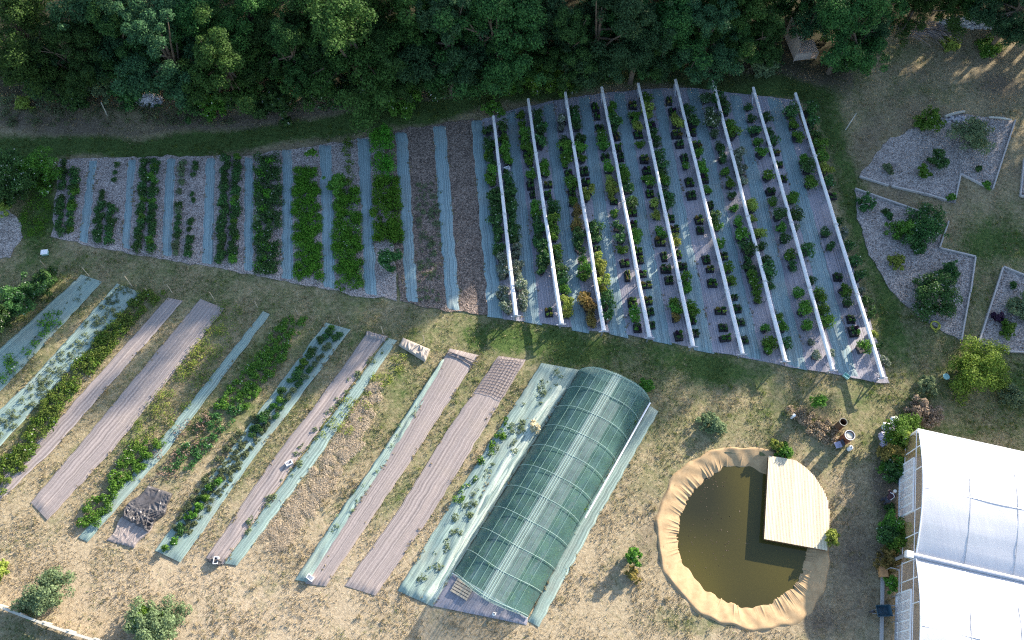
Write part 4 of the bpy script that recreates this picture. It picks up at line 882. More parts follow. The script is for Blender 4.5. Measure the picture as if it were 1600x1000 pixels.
# standing outside the greenhouse
m = MB(); a, b_ = P(1379,902,.06), P(1377,1010,.06); m.bar(a, b_, .22, .1); tag(m.build('kerb_beam', M['edge']), 'pale timber beam lying on the ground parallel to the greenhouse', 'timber')
m = MB(); a, b_ = P(1400,950,.5), P(1399,1010,.5); m.bar(a, b_, .10, .1); m.bar((a.x, a.y, 0), (a.x, a.y, .45), .08); m.bar((b_.x, b_.y, 0), (b_.x, b_.y, .45), .08); tag(m.build('railing', M['steel']), 'low grey rail beside the lower louvred door of the greenhouse', 'rail')
m = MB(); a, b_ = P(1405,890,1.1), P(1404,1010,1.1); m.tube([a, b_], .035, 6)
for k in range(4):
    c = a.lerp(b_, k / 3); m.tube([(c.x, c.y, 0), (c.x, c.y, 1.1)], .03, 6)
c = P(1392,887,1.1); m.tube([a, c], .03, 6); m.tube([(c.x, c.y, 0), c], .03, 6); tag(m.build('hand_rail', M['steel']), 'thin steel frame standing along the lower greenhouse span', 'steel frame')
m = MB(); a = P(1377,895,0); m.box((a.x, a.y, .22), (.46, .60, .40)); m.box((a.x, a.y, .43), (.52, .66, .03)); tag(m.build('wooden_box', M['orange']), 'square orange brown wooden box by the greenhouse beam', 'box')
a = P(1376,956,0); t = empty('wheelbarrow', (a.x, a.y, 0), .1, label='dark teal wheelbarrow standing across the pale beam beside the greenhouse', cat='wheelbarrow')
m = MB(); z0, z1 = .32, .62; bo = [(-.30, -.24), (.30, -.24), (.30, .24), (-.30, .24)]; to = [(-.52, -.36), (.46, -.36), (.46, .36), (-.52, .36)]
V = [(x, y, z0) for x, y in bo] + [(x, y, z1) for x, y in to] + [(x * .94, y * .94, z1) for x, y in to] + [(x * .93, y * .93, z0 + .03) for x, y in bo]
m.add(V, [(3, 2, 1, 0)] + [(i, (i + 1) % 4, 4 + (i + 1) % 4, 4 + i) for i in range(4)] + [(4 + i, 4 + (i + 1) % 4, 8 + (i + 1) % 4, 8 + i) for i in range(4)] + [(8 + i, 8 + (i + 1) % 4, 12 + (i + 1) % 4, 12 + i) for i in range(4)] + [(12, 13, 14, 15)])
m.build('tray', M['navy'], t)
m = MB(); m.lathe([(.0, -.05), (.19, -.05), (.21, 0), (.19, .05), (0, .05)], n=14); o = m.build('wheel', M['pot'], t); o.rotation_euler = (pi / 2, 0, 0); o.location = (-.66, 0, .21)
for s in (-1, 1):
    m = MB(); m.tube([(-.66, .08 * s, .21), (.3, .26 * s, .34), (.85, .3 * s, .55)], .022, 6); m.build('handle', M['steel'], t)
    m = MB(); m.tube([(.28, .26 * s, .33), (.36, .27 * s, 0)], .02, 6); m.build('leg', M['steel'], t)

# ------------------------------------------------------------------ the person bending over beside the greenhouse
def skin_mesh(name, verts, edges, radii, mat, parent=None, sub=2):
    me = bpy.data.meshes.new(name); me.from_pydata(verts, edges, []); o = bpy.data.objects.new(name, me); COL.objects.link(o)
    md = o.modifiers.new('Skin', 'SKIN'); md.use_smooth_shade = True; o.modifiers.new('Sub', 'SUBSURF').levels = sub
    for v, r in zip(me.skin_vertices[0].data, radii): v.radius = (r, r)
    me.skin_vertices[0].data[0].use_root = True
    dg = bpy.context.evaluated_depsgraph_get(); dg.update(); ev = o.evaluated_get(dg); new = bpy.data.meshes.new_from_object(ev)
    bpy.data.objects.remove(o); new.name = name; new.materials.clear(); new.materials.append(mat); n = bpy.data.objects.new(name, new); COL.objects.link(n)
    if parent: n.parent = parent
    return n
def person():
    a = P(1380,783,0); z = math.atan2(GD.y, GD.x)
    # facing +x: bent forward at the hips, arms reaching down to the plants
    V = [(-.12,0,.86), (.02,0,1.02), (.20,0,1.14), (.33,0,1.20), (.42,0,1.22), (.52,0,1.22),
         (-.12,.10,.84), (-.02,.12,.48), (-.10,.13,.10), (.06,.15,.05),
         (-.12,-.10,.84), (-.06,-.12,.48), (-.16,-.13,.10), (.00,-.15,.05),
         (.28,.19,1.15), (.38,.30,.92), (.56,.24,.78),
         (.28,-.19,1.15), (.34,-.32,.92), (.52,-.30,.74)]
    E = [(0,1),(1,2),(2,3),(3,4),(4,5),(0,6),(6,7),(7,8),(8,9),(0,10),(10,11),(11,12),(12,13),(2,14),(14,15),(15,16),(2,17),(17,18),(18,19)]
    R = [.14,.14,.15,.075,.075,.10,.10,.07,.045,.045,.10,.07,.045,.045,.065,.048,.036,.065,.048,.036]
    o = skin_mesh('person', V, E, R, M['skin']); o.location = (a.x, a.y, 0); o.rotation_euler = (0, 0, radians(50))
    tag(o, 'grey haired person in dark clothes bending forward beside the greenhouse door', 'person')
    sh = skin_mesh('shirt', [V[0], V[1], V[2], (.29,0,1.18), V[14], (.35,.27,.98), V[17], (.32,-.29,.98)], [(0,1),(1,2),(2,3),(2,4),(4,5),(2,6),(6,7)], [.155,.16,.17,.10,.085,.062,.085,.062], M['shirt'], o)
    tr = skin_mesh('trousers', [V[0], V[6], V[7], V[8], V[10], V[11], V[12]], [(0,1),(1,2),(2,3),(0,4),(4,5),(5,6)], [.165,.12,.085,.065,.12,.085,.065], M['trouser'], o)
    m = MB(); n = 14
    prof = [(.0, .125), (.06, .115), (.10, .075), (.117, .01), (.108, -.04)]
    m.lathe(prof, (.49, 0, 1.25), n); m.build('hair', M['hair'], o, True)
    m = MB()
    for s in (-1, 1): m.box((.59, .035 * s, 1.235), (.02, .022, .016))
    m.build('eyes', M['pot'], o)
    m = MB(); m.add([(.595, -.018, 1.20), (.595, .018, 1.20), (.595, 0, 1.24), (.635, 0, 1.195)], [(0, 1, 3), (1, 2, 3), (2, 0, 3), (0, 2, 1)]); m.build('nose', M['skin'], o)
    for hv, s in ((V[16], 1), (V[19], -1)):          # hands: a palm and five unequal, curled fingers
        h = Vector(hv); pv = [(h.x - .02, h.y, h.z), (h.x + .05, h.y - .01 * s, h.z - .045)]; vs = [tuple(p) for p in pv]; es = [(0, 1)]; rs = [.03, .036]
        for k in range(4):
            b0 = Vector(pv[1]) + Vector((.02, (k - 1.5) * .02, -.01)); l = (.045, .055, .052, .040)[k]; i0 = len(vs)
            vs += [tuple(b0), tuple(b0 + Vector((l * .6, 0, -l * .5))), tuple(b0 + Vector((l * .75, 0, -l * 1.1)))]; es += [(1, i0), (i0, i0 + 1), (i0 + 1, i0 + 2)]; rs += [.010, .009, .008]
        i0 = len(vs); b0 = Vector(pv[0]) + Vector((.03, -.035 * s, -.01)); vs += [tuple(b0), tuple(b0 + Vector((.035, -.012 * s, -.03)))]; es += [(0, i0), (i0, i0 + 1)]; rs += [.011, .009]
        skin_mesh('hand', vs, es, rs, M['skin'], o, 1)
    m = MB(); m.tube([(-.08, -.165, .98), (.16, -.185, 1.22), (.22, .0, 1.315), (.20, .17, 1.22)], .02, 6); tag(m.build('strap', M['white'], o), 'pale strap across the back')
    for s, (x, y) in ((1, V[9][:2]), (-1, V[13][:2])):
        m = MB(); m.box((x - .06, y, .045), (.28, .11, .09)); m.build('shoe', M['pot'], o)
person()
# ------------------------------------------------------------------ timber edging of the gravel beds (each board a thing)
EG = 'timber boards edging the gravel beds'
for (a, b, lb) in (((1343,276),(1388,290),'short edging board at the left tip of the upper gravel bed'), ((1393,291),(1445,303),'edging board along the lower side of the upper gravel bed, middle length'),
                   ((1443,302),(1479,313),'edging board along the lower side of the upper gravel bed, right length'), ((1492,314),(1501,272),'edging board of the notch in the upper gravel bed, upright side'),
                   ((1501,272),(1545,294),'edging board of the notch in the upper gravel bed, slanting side'), ((1551,295),(1586,188),'long edging board up the right side of the upper gravel bed'),
                   ((1336,295),(1442,332),'long edging board on top of the lower gravel bed'), ((1482,346),(1468,387),'short edging board leaning beside the big shrub of the lower gravel bed'),
                   ((1469,388),(1524,401),'edging board across the upper right of the lower gravel bed'), ((1524,402),(1516,457),'edging board down the right of the lower gravel bed, upper length'),
                   ((1515,458),(1502,531),'edging board down the right of the lower gravel bed, lower length'), ((1567,418),(1530,533),'edging board up the left side of the gravel bed beside the big yellow green bush'),
                   ((1568,417),(1640,446),'edging board across the top of the gravel bed cut by the right edge'), ((1573,549),(1640,552),'edging board at the foot of the gravel bed cut by the right edge'),
                   ((1600,248),(1594,306),'edging board of the small gravel corner cut by the right edge'), ((1594,306),(1650,316),'lower board of the small gravel corner cut by the right edge')):
    m = MB(); A, B = P(*a, .07), P(*b, .07); m.bar(A, B, .11, .2); tag(m.build('edging_board', M['edge']), lb, 'edging board', EG)
for (a, b, r_, lb) in (((1476,182),(1507,174),.13,'weathered log lying at the top of the upper gravel bed between two bushes'), ((1545,183),(1580,187),.09,'thin log at the top right corner of the upper gravel bed')):
    m = MB(); A, B = P(*a, .15), P(*b, .15); m.tube([A, A.lerp(B, .5) + Vector((0, .05, .02)), B], [r_, r_ * 1.05, r_ * .85], 9); tag(m.build('log', M['fence']), lb, 'log')
m = MB()
for k in range(26):
    p = P(1478 + rnd.random() * 30, 182 + rnd.random() * 9, .1); m.lathe([(0, -.1), (.12, -.06), (.14, .02), (.08, .1), (0, .11)], (p.x, p.y, .08), 6)
tag(m.build('stone_pile', M['stone']), 'low row of grey stones below the log in the upper gravel bed', 'stones', kind='stuff')
RB = 'bushes in the gravel beds'
for i, (x, y, r_, k, h, lb) in enumerate(((1453,190,20,'G',1.5,'dense rounded bright green bush at the top left of the upper gravel bed'), (1521,212,28,'K',1.7,'large airy grey green bush at the top of the upper gravel bed'),
      (1464,248,15,'D',1.1,'dark rounded bush in the middle of the upper gravel bed'), (1444,268,10,'G',.7,'small yellowish bush left of the dark one in the upper gravel bed'), (1388,263,9,'K',.4,'thin low plant at the left of the upper gravel bed'),
      (1529,264,6,'D',.3,'tiny plant below the big grey green bush'), (1542,288,6,'G',.35,'tiny plant at the notch of the upper gravel bed'), (1487,309,6,'G',.35,'tiny plant at the lower corner of the upper gravel bed'),
      (1355,318,11,'D',.7,'dark tufted plant at the left tip of the lower gravel bed'), (1385,330,6,'D',.35,'small dark plant below the long edging board'), (1390,337,6,'D',.3,'small dark plant, right of two below the long edging board'), (1412,358,17,'G',.9,'left part of the wide green bush in the lower gravel bed'),
      (1446,355,30,'D',1.6,'widest dark green bush of the lower gravel bed'), (1436,390,11,'D',.4,'low dark plant under the widest bush of the lower gravel bed'), (1401,409,12,'Y',.6,'olive yellow tuft in the middle of the lower gravel bed'),
      (1483,423,16,'D',1.0,'small dark bush above the biggest bush of the lower gravel bed'), (1463,466,33,'D',1.9,'biggest dark bush at the lower end of the lower gravel bed'), (1558,496,9,'P',.5,'dark purple bush near the right edge'),
      (1575,514,13,'G',.5,'low bright green clump beside the dark purple bush'), (1584,446,6,'D',.35,'small dark plant at the top of the right hand gravel bed'), (1598,482,22,'K',.8,'thin grey green bush cut by the right edge'))):
    shrub('bush', lb, 'bush', x, y, r_, k, h, RB, seed=400 + i)
for i, (x, y, r_, k, h, lb) in enumerate(((1531,577,42,'N',2.0,'big sunlit yellow green bush above the greenhouse'), (1449,602,13,'K',.9,'grey green tuft left of the big yellow green bush'), (1586,622,19,'K',.9,'low grey bush right of the big yellow green bush'),
      (1448,645,22,'B',.5,'brown brushy mound behind the corner of the greenhouse'), (1114,664,17,'K',.6,'pale flowering bush on the dry ground above the pond'), (1226,704,14,'G',.45,'leafy bush at the upper corner of the deck'),
      (1212,696,8,'Y',.6,'pale plant at the tip of the pond liner beside the deck'), (1300,839,13,'Y',.8,'round yellow green clump at the lower right corner of the deck'), (991,871,13,'G',1.2,'bright green bush on the mulch left of the pond'),
      (988,898,10,'O',.4,'low brownish growth below the bright green bush left of the pond'), (76,924,34,'K',1.6,'grey green bush beside the low fence at the lower left'), (238,978,38,'K',1.5,'pale feathery bush at the lower edge of the picture'),
      (222,965,20,'G',1.3,'greener side of the feathery bush at the lower edge'), (2,893,14,'Y',.6,'yellow green tuft cut by the left edge'), (1408,678,30,'G',1.6,'sunlit leafy bush at the upper corner of the greenhouse'), (1422,692,20,'Y',1.2,'yellowish bush against the upper gable of the greenhouse'),
      (1398,708,22,'O',1.2,'bush with brownish shoots beside the upper louvred door'), (1404,722,22,'G',.9,'grassy bush just left of the upper louvred door'), (1396,736,18,'D',.6,'dark low bush beside the old tyre'), (1396,822,21,'G',1.2,'upper leafy bush between the two louvred doors'),
      (1386,838,22,'D',1.1,'dark bush left of the downpipe between the two louvred doors'), (1408,845,22,'G',1.3,'broad leaved bush at the foot of the downpipe'), (1391,874,18,'O',1.0,'olive bush above the orange brown box'), (1391,912,12,'G',.8,'small bush right of the pale beam'),
      (1380,765,0.1,'D',.1,''),(1012,603,10,'G',.8,'green plant in the paving at the back corner of the net tunnel'), (1390,795,9,'D',.4,'dark low plant in front of the bending person'), (838,668,9,'H',.5,'dried straw coloured plant at the left foot of the net tunnel'),
      (770,168,14,'G',1.2,'leafy bush hiding the top of the leftmost white rail'), (1486,70,14,'Y',.4,'yellow green weeds below the brush pile'), (1545,76,20,'G',.4,'low weeds below the stone wall'), (38,163,12,'Y',.5,'yellow green weeds at the upper left'), (1120,155,12,'D',1.0,'dark climber at the top of the seventh white rail'))):
    if lb: shrub('bush', lb, 'bush', x, y, r_, k, h, 'bushes around the garden', seed=500 + i)
# young tree by the barrels
def young_tree():
    p = P(1273,637,0); t = empty('young_tree', (p.x, p.y, 0), label='young staked tree with a small green crown above the mound by the rusty drums', cat='tree')
    m = MB(); m.tube([(0, 0, 0), (.02, .03, .6), (.0, .0, 1.3)], [.045, .035, .02], 7); m.build('trunk', M['bark'], t)
    C, R = clumps(7, .75, 1.7, .7, .14, .28, 801, 6, .8); V, FA = leaves(C, R, 900, .15, 802); raw('crown', V, FA, LV['G'], t)
young_tree()
def drum(name, x, y, r_, h, mat, label, full):
    p = P(x, y); t = empty(name, (p.x, p.y, 0), label=label, cat='drum')
    prof = [(r_ * .98, 0)]
    for k in range(3):
        z = h * (k + 1) / 4; prof += [(r_, z - .05), (r_ * 1.05, z), (r_, z + .05)]
    prof += [(r_, h - .02), (r_ * 1.06, h), (r_ * 1.03, h + .02), (r_ * .93, h), (r_ * .92, h * (.93 if full else .35)), (0, h * (.93 if full else .35))]
    m = MB(); m.lathe(prof, n=22); m.build('shell', mat, t, False)
    m = MB(); m.lathe([(r_ * 1.01, h + .012), (r_ * 1.09, h + .02), (r_ * 1.07, h + .05), (r_ * .97, h + .045)], n=22); m.build('rim', M['fence'] if not full else M['white'], t)
    if full:
        m = MB(); m.lathe([(0, h * .96), (r_ * .6, h * .97), (r_ * .9, h * .95)], n=14); m.build('lid', M['fence'], t)
drum('drum', 1308, 668, .25, 1.15, M['drum_dark'], 'upper of two rusty drums, dark, narrow and open at the top', False)
drum('drum', 1317, 689, .33, 1.25, M['drum'], 'lower of two rusty drums, wider and red brown with a pale lid', True)
p = P(1326,702); t = empty('white_canister', (p.x, p.y, 0), label='upright white canister beside the red brown drum', cat='canister')
m = MB(); m.lathe([(0, 0), (.15, 0), (.16, .05), (.16, .42), (.12, .5), (.05, .53)], n=14); m.build('body', M['white'], t); m = MB(); m.lathe([(.06, .52), (.06, .58), (0, .58)], n=10); m.build('cap', M['navy'], t)
p = P(1306,698); t = empty('folding_chair', (p.x, p.y, 0), radians(200), label='dark folding chair in shade at the foot of the red brown drum', cat='chair')
m = MB(); m.box((0, 0, .45), (.45, .42, .05)); m.build('seat', M['purple'], t); m = MB(); m.box((-.22, 0, .75), (.05, .42, .38)); m.build('backrest', M['trouser'], t)
for sx in (-1, 1):
    for sy in (-1, 1): m = MB(); m.bar((sx * .2, sy * .19, .44), (sx * .24, sy * .2, 0), .03); m.build('leg', M['steel'], t)
m = MB(); p = P(1237,653); m.tube([(p.x, p.y, 0), (p.x, p.y, .55)], [.10, .09], 9); m.lathe([(.11, .5), (.11, .58), (0, .6)], (p.x, p.y, 0), 9); tag(m.build('post', M['white']), 'short white capped post at the tip of the brown mound', 'post')
# heap of lavender pots and sacks, tyre, coils
HP = 'lavender plastic bags heaped by the greenhouse corner'
for i, (x, y, s, mt, lb) in enumerate(((1384,668,.34,'white','white crumpled bag at the top of the heap by the greenhouse corner'), (1397,660,.36,'white','small white bag beyond the heap, by the bush'), (1389,676,.42,'purple','largest lavender bag of the heap'), (1379,683,.36,'purple','lavender bag on the left of the heap'), (1390,688,.33,'purple','lavender bag low on the right of the heap'), (1381,695,.34,'purple','lowest round lavender bag of the heap'))):
    p = P(x, y); r = np.random.default_rng(60 + i); m = MB(); n = 14; prof = [(.0, .0), (s * .9, .02), (s, s * .5), (s * .75, s * 1.0), (s * .3, s * 1.2), (0, s * 1.15)]
    m.lathe(prof, n=n); V = [(a + r.normal() * s * .10, b + r.normal() * s * .10, max(0, c + r.normal() * s * .08)) for a, b, c in m.v]; m.v = V
    o = m.build('plastic_bag', M[mt]); o.location = (p.x, p.y, 0); tag(o, lb, 'bag', HP)
def torus(name, x, y, R_, r_, mat, label, cat, z=None):
    p = P(x, y); m = MB(); n, k = 22, 8
    V = [((R_ + r_ * cos(2 * pi * j / k)) * cos(2 * pi * i / n), (R_ + r_ * cos(2 * pi * j / k)) * sin(2 * pi * i / n), (r_ if z is None else z) + r_ * sin(2 * pi * j / k)) for i in range(n) for j in range(k)]
    m.add(V, [(i * k + j, ((i + 1) % n) * k + j, ((i + 1) % n) * k + (j + 1) % k, i * k + (j + 1) % k) for i in range(n) for j in range(k)]); o = m.build(name, mat, None, True); o.location = (p.x, p.y, 0); return tag(o, label, cat)
torus('tyre', 1400, 743, .22, .06, M['steel'], 'pale round hoop lying beside the upper louvred door', 'hoop')
torus('hose_coil', 1461, 509, .34, .055, M['yellow'], 'yellow green hose coiled on the grass below the biggest dark bush', 'hose')
m = MB(); a = P(1461,509,.12); m.tube([a + Vector((-.3, .1, 0)), a + Vector((0, -.55, -.03)), a + Vector((.28, .05, 0))], .035, 6); tag(m.build('hose_end', M['yellow']), 'loose bent end of the yellow green hose', 'hose')
p = P(1408,757); m = MB(); m.lathe([(0, .02), (.26, .02), (.34, .3), (.36, .32), (.31, .31), (.24, .06), (0, .06)], (p.x, p.y, 0), 18); tag(m.build('blue_tub', M['navy']), 'dark blue tub on the ground beside the upper louvred door', 'tub')
p = P(1474,592); t = empty('sign_paddle', (p.x, p.y, 0), .4, label='small pale teal plate on a short stick left of the big yellow green bush', cat='marker')
m = MB(); m.lathe([(0, .42), (.24, .42), (.25, .45), (.24, .47), (0, .47)], n=9); m.build('plate', M['plate'], t); m = MB(); m.bar((.2, .1, .42), (.55, .35, .02), .04); m.build('stick', M['stake'], t)
p = P(71,396); t = empty('marker_box', (p.x, p.y, 0), .2, label='small pale blue box on the grass below the first gravel bed', cat='box')
m = MB(); m.box((0, 0, .10), (.46, .36, .2)); m.build('box_body', M['plate'], t); m = MB(); m.box((0, 0, .215), (.50, .40, .03)); m.build('lid', M['white'], t)
p = P(772,960); t = empty('jug', (p.x, p.y, 0), .5, label='small white jug on the purple cloth in front of the net tunnel', cat='jug')
m = MB(); m.lathe([(0, .0), (.11, .0), (.12, .2), (.07, .28), (.05, .3)], n=12); m.build('body', M['white'], t); m = MB(); m.tube([(.1, 0, .22), (.2, 0, .18), (.12, 0, .06)], .015, 6); m.build('handle', M['white'], t)
# little white crates and stones weighing things down
for i, (x, y, mt, lb) in enumerate(((452,724,'white','white block weighing down the middle of the creased mauve sheet'), (338,876,'white','white block on the bundled lower end of the creased mauve sheet'), (485,903,'white','white block on the lower end of the mauve sheet with the ragged teal edge'), (792,264,'white','white crate among plants right of the leftmost rail'), (844,357,'white','white crate among plants left of the second rail'), (1322,588,'plate','pale crumpled bag at the foot of the last teal walkway'))):
    p = P(x, y, .1); m = MB(); w_, d_, h_ = .46, .30, .18
    M4 = Matrix.Translation((p.x, p.y, .06)) @ Matrix.Rotation(.6 + i, 4, 'Z'); m.box((0, 0, .02), (w_, d_, .04), M4)
    for s in (-1, 1): m.box((s * (w_ / 2 - .02), 0, h_ / 2 + .03), (.04, d_, h_), M4); m.box((0, s * (d_ / 2 - .02), h_ / 2 + .03), (w_ - .09, .04, h_), M4)
    tag(m.build('crate', M[mt]), lb, 'crate')
# pallet leaning in the tunnel doorway
def pallet():
    p = P(722,921,.12); t = empty('pallet', (p.x, p.y, 0), math.atan2(*(P(824,966) - P(707,896)).yx), label='small timber pallet lying at the front corner of the net tunnel', cat='pallet')
    for k in range(5): m = MB(); m.box((0, -.38 + k * .19, .20), (1.2, .135, .03)); m.build('slat', M['pallet'], t)
    for x in (-.54, 0, .54): m = MB(); m.box((x, 0, .115), (.1, .9, .13)); m.build('runner', M['pallet'], t)
pallet()
# stakes along the top of the lower left plot
for i, (x, y, h) in enumerate(((72,418,1.0), (140,432,1.35), (206,447,1.5), (231,457,.6), (269,457,1.2), (335,468,1.15), (402,480,.95), (466,492,1.0), (532,505,1.05), (599,522,1.2), (663,534,1.1))):
    p = P(x, y); m = MB(); m.tube([(0, 0, -.2), (rnd.uniform(-.04, .04), rnd.uniform(-.04, .04), h)], [.035, .028], 6); o = m.build('stake', M['stake']); o.location = (p.x, p.y, 0)
    tag(o, '%s thin wooden stake from the left along the top of the fabric strips' % ordn(i + 1), 'stake', 'stakes along the top of the fabric strips')
for a, b, h, lb in (((168,181),(158,160),1.9,'pale bare pole standing in the shaded verge at the upper left'), ((0,282),(22,308),1.0,'thin pale branch in the dark bush at the left edge'), ((1321,203),(1338,177),.3,'thin pale stick lying on the bare brown patch right of the last rail'), ((1435,427),(1441,438),.1,'short pale stick on the gravel between the bushes')):
    m = MB(); A, B = P(*a, .04), P(*b, h); m.tube([A, B], .04, 6); tag(m.build('pole', M['fence']), lb, 'pole')
# low board fence in the lower left corner
def fence():
    pts = [(-60,928),(0,948),(35,962),(70,975),(108,988),(150,1001),(200,1016)]; Z = .85; A = [P(*q, Z) for q in pts]
    t = empty('board_fence', (A[1].x, A[1].y, 0), label='low weathered board fence crossing the lower left corner', cat='fence'); inv = -t.location
    for a, b in zip(A, A[1:]):
        m = MB(); a, b = a + inv, b + inv
        for z in (.18, .48, .76): m.bar((a.x, a.y, z), (b.x, b.y, z), .05, .25)
        m.bar((a.x, a.y, .91), (b.x, b.y, .91), .15, .04); m.build('board', M['fence'], t)
        m = MB(); m.tube([(a.x, a.y + .09, -.2), (a.x, a.y + .09, 1.25 + rnd.uniform(-.1, .15))], .06, 7); m.build('fence_post', M['fence'], t)
fence()
# timber hide with steps under the trees at the top
def hide():
    a, b = P(1240,95,0), P(1274,91,0); ax = (b - a); wd = ax.length; ax.normalize(); ay = Vector((-ax.y, ax.x, 0)); t = empty('timber_shed', (a.x, a.y, 0), math.atan2(ax.y, ax.x), label='small timber box shed with a step and a tall plank wall under the trees', cat='shed')
    wd = max(wd, 1.9); m = MB()
    for k in range(7): m.box((wd / 2, .1 + k * .2, .80), (wd, .19, .05))
    m.build('roof_platform', M['shed'], t); m = MB()
    for k in range(4): m.box((wd * .35, .0, .1 + k * .19), (wd * .7, .04, .18))
    m.build('front_panel', M['shed'], t)
    for x in (0, wd * .7, wd): m = MB(); m.box((x, -.03, .4), (.08, .08, .84)); m.build('post', M['shed'], t)
    for z in (.15, .45): m = MB(); m.box((wd * .85, .06, z), (wd * .3, .26, .05)); m.build('step', M['shed'], t)
    m = MB()
    for k in range(12): m.box((-.04, .05 + k * .24, .2 + .9 + k * .015), (.04, .22, 1.8 + k * .03))
    m.build('side_wall', M['shed'], t); m = MB()
    for k in range(5): m.box((.2 + k * .22, 1.55, 1.0 + (k % 2) * .12), (.12, .04, .5))
    m.build('back_rail', M['shed'], t); m = MB(); m.box((.45, 1.42, .93), (.9, .1, .2)); m.build('bench', M['pallet'], t)
hide()
# heap of pale pebbles, brush pile, dry stone wall
def heap(name, label, cat, x, y, rx, ry, h, n, mat, s0, s1, seed):
    r = np.random.default_rng(seed); m = MB(); c = P(x, y)
    for _ in range(n):
        a, q = r.uniform(0, 2 * pi), math.sqrt(r.random()); px_, py_ = q * cos(a) * rx, q * sin(a) * ry; s = r.uniform(s0, s1); z = h * (1 - q * q) * r.uniform(.7, 1)
        m.lathe([(0, -s * .6), (s * .9, -s * .2), (s, s * .2), (s * .5, s * .6), (0, s * .65)], (c.x + px_, c.y + py_, z), 5)
    return tag(m.build(name, mat), label, cat, kind='stuff')
heap('pebble_heap', 'heap of pale pebbles at the foot of the trees on the left', 'pebbles', 234, 157, 1.1, .7, .7, 420, M['stone'], .06, .12, 1)
def brush():
    r = np.random.default_rng(8); m = MB()
    for _ in range(130):
        p = P(1392 + r.random() * 72, 42 + r.random() * 16, 0); a = r.normal() * .35 - .25; L = r.uniform(1.0, 2.6); z = r.uniform(.1, .7)
        m.tube([(p.x, p.y, z), (p.x + L * .5 * cos(a), p.y + L * .5 * sin(a), z + .1), (p.x + L * cos(a), p.y + L * sin(a), z + r.uniform(-.1, .1))], [.025, .02, .01], 5)
    tag(m.build('brush_pile', M['dry']), 'pile of bare cut branches under the trees at the upper right', 'brush pile', kind='stuff')
brush()
def wall():
    r = np.random.default_rng(9); m = MB()
    for k in range(520):
        x = 1462 + 116 * r.random(); lay = r.integers(0, 5); p = P(x, 44 - (x - 1462) * .03, 0); s = r.uniform(.10, .22)
        m.lathe([(0, -s * .5), (s, -s * .3), (s * 1.05, s * .3), (s * .6, s * .5), (0, s * .55)], (p.x, p.y + r.normal() * .16, .1 + lay * .2), 6)
    tag(m.build('stone_wall', M['stone']), 'rough pale stone wall under the trees at the upper right', 'wall')
wall()
grass()

# coarse tufts standing out of the short grass
r_ = np.random.default_rng(25); X_ = r_.uniform(-45, 45, 9000); Y_ = r_.uniform(3, 55, 9000); px_, py_ = proj(X_, Y_, 0 * X_)
k_ = (px_ > -20) & (px_ < 1620) & (py_ < 1020) & (py_ > 150) & (sn(X_, Y_, 91, .8) + r_.normal(size=9000) * .4 > .45)
for q in KEEP_OFF: k_ &= ~inside(px_, py_, q)
X_, Y_ = X_[k_], Y_[k_]; g_, s_, b_ = fields(X_, Y_)
for sel, nm, kd in ((g_ > .42, 'green tufts of coarse grass standing on the damp parts of the ground', 'V'), (g_ <= .42, 'straw coloured tufts of coarse grass standing on the dry ground', 'TUFT')):
    c_ = np.stack([X_[sel], Y_[sel], np.full(sel.sum(), .02)], -1)
    V_, F_ = leaves(c_, r_.uniform(.08, .22, len(c_)), len(c_) * 16, .15, 26, .1, .2, 4.5, .8, .8); tag(raw('grass_tufts', V_, F_, LV[kd]), nm, 'grass', kind='stuff')
# straw and weeds creeping over the edges of the fabric strips
r_ = np.random.default_rng(35); c_ = []
for a_, b2_ in EDGES:
    for e_ in (a_, b2_):
        n_ = len(e_); w_ = np.clip(sn(np.arange(n_) * .3, np.zeros(n_) + len(c_), 93, 1), 0, 1)
        for i_ in range(n_):
            for _ in range(r_.poisson(1.1 * w_[i_])): c_.append((e_[i_][0] + r_.normal() * .09, e_[i_][1] + r_.normal() * .09, .05))
V_, F_ = leaves(c_, .1, len(c_) * 9, .13, 36, .5, .2, 4, .6, .7); tag(raw('edge_weeds', V_, F_, LV['TUFT']), 'straw and weeds creeping over the edges of the fabric strips', 'weeds', kind='stuff')
c_ = [tuple(P(r_.normal(1120, 26), r_.normal(838, 40), WZ + .012)) for _ in range(70)] + [tuple(P(r_.normal(1110, 14), r_.normal(757, 8), WZ + .012)) for _ in range(40)]
V_, F_ = leaves(c_, .02, 260, .06, 37, 6, .2, 1.5, .02, .1); V_[:, 2] = WZ + .012; tag(raw('floating_leaves', V_, F_, LV['B']), 'small brown leaves floating on the pond water', 'leaves', kind='stuff')
# fallen leaves and bits blown over the gravel beds
r_ = np.random.default_rng(15); pts = []
for q in KEEP_OFF[3:7]:
    qx = [a for a, _ in q]; qy = [b for _, b in q]; x_ = r_.uniform(min(qx), max(qx), 900); y_ = r_.uniform(min(qy), max(qy), 900); k_ = inside(x_, y_, q) & (sn(x_ * .1, y_ * .1, 71, 1.2) > .1)
    pts += [tuple(P(a, b, .03)) for a, b in zip(x_[k_], y_[k_])]
V_, F_ = leaves(pts, .05, len(pts) * 3, .10, 16, 1.2, .3); tag(raw('leaf_litter', V_, F_, LV['B']), 'brown leaf litter blown over the gravel beds', 'leaf litter', kind='stuff')
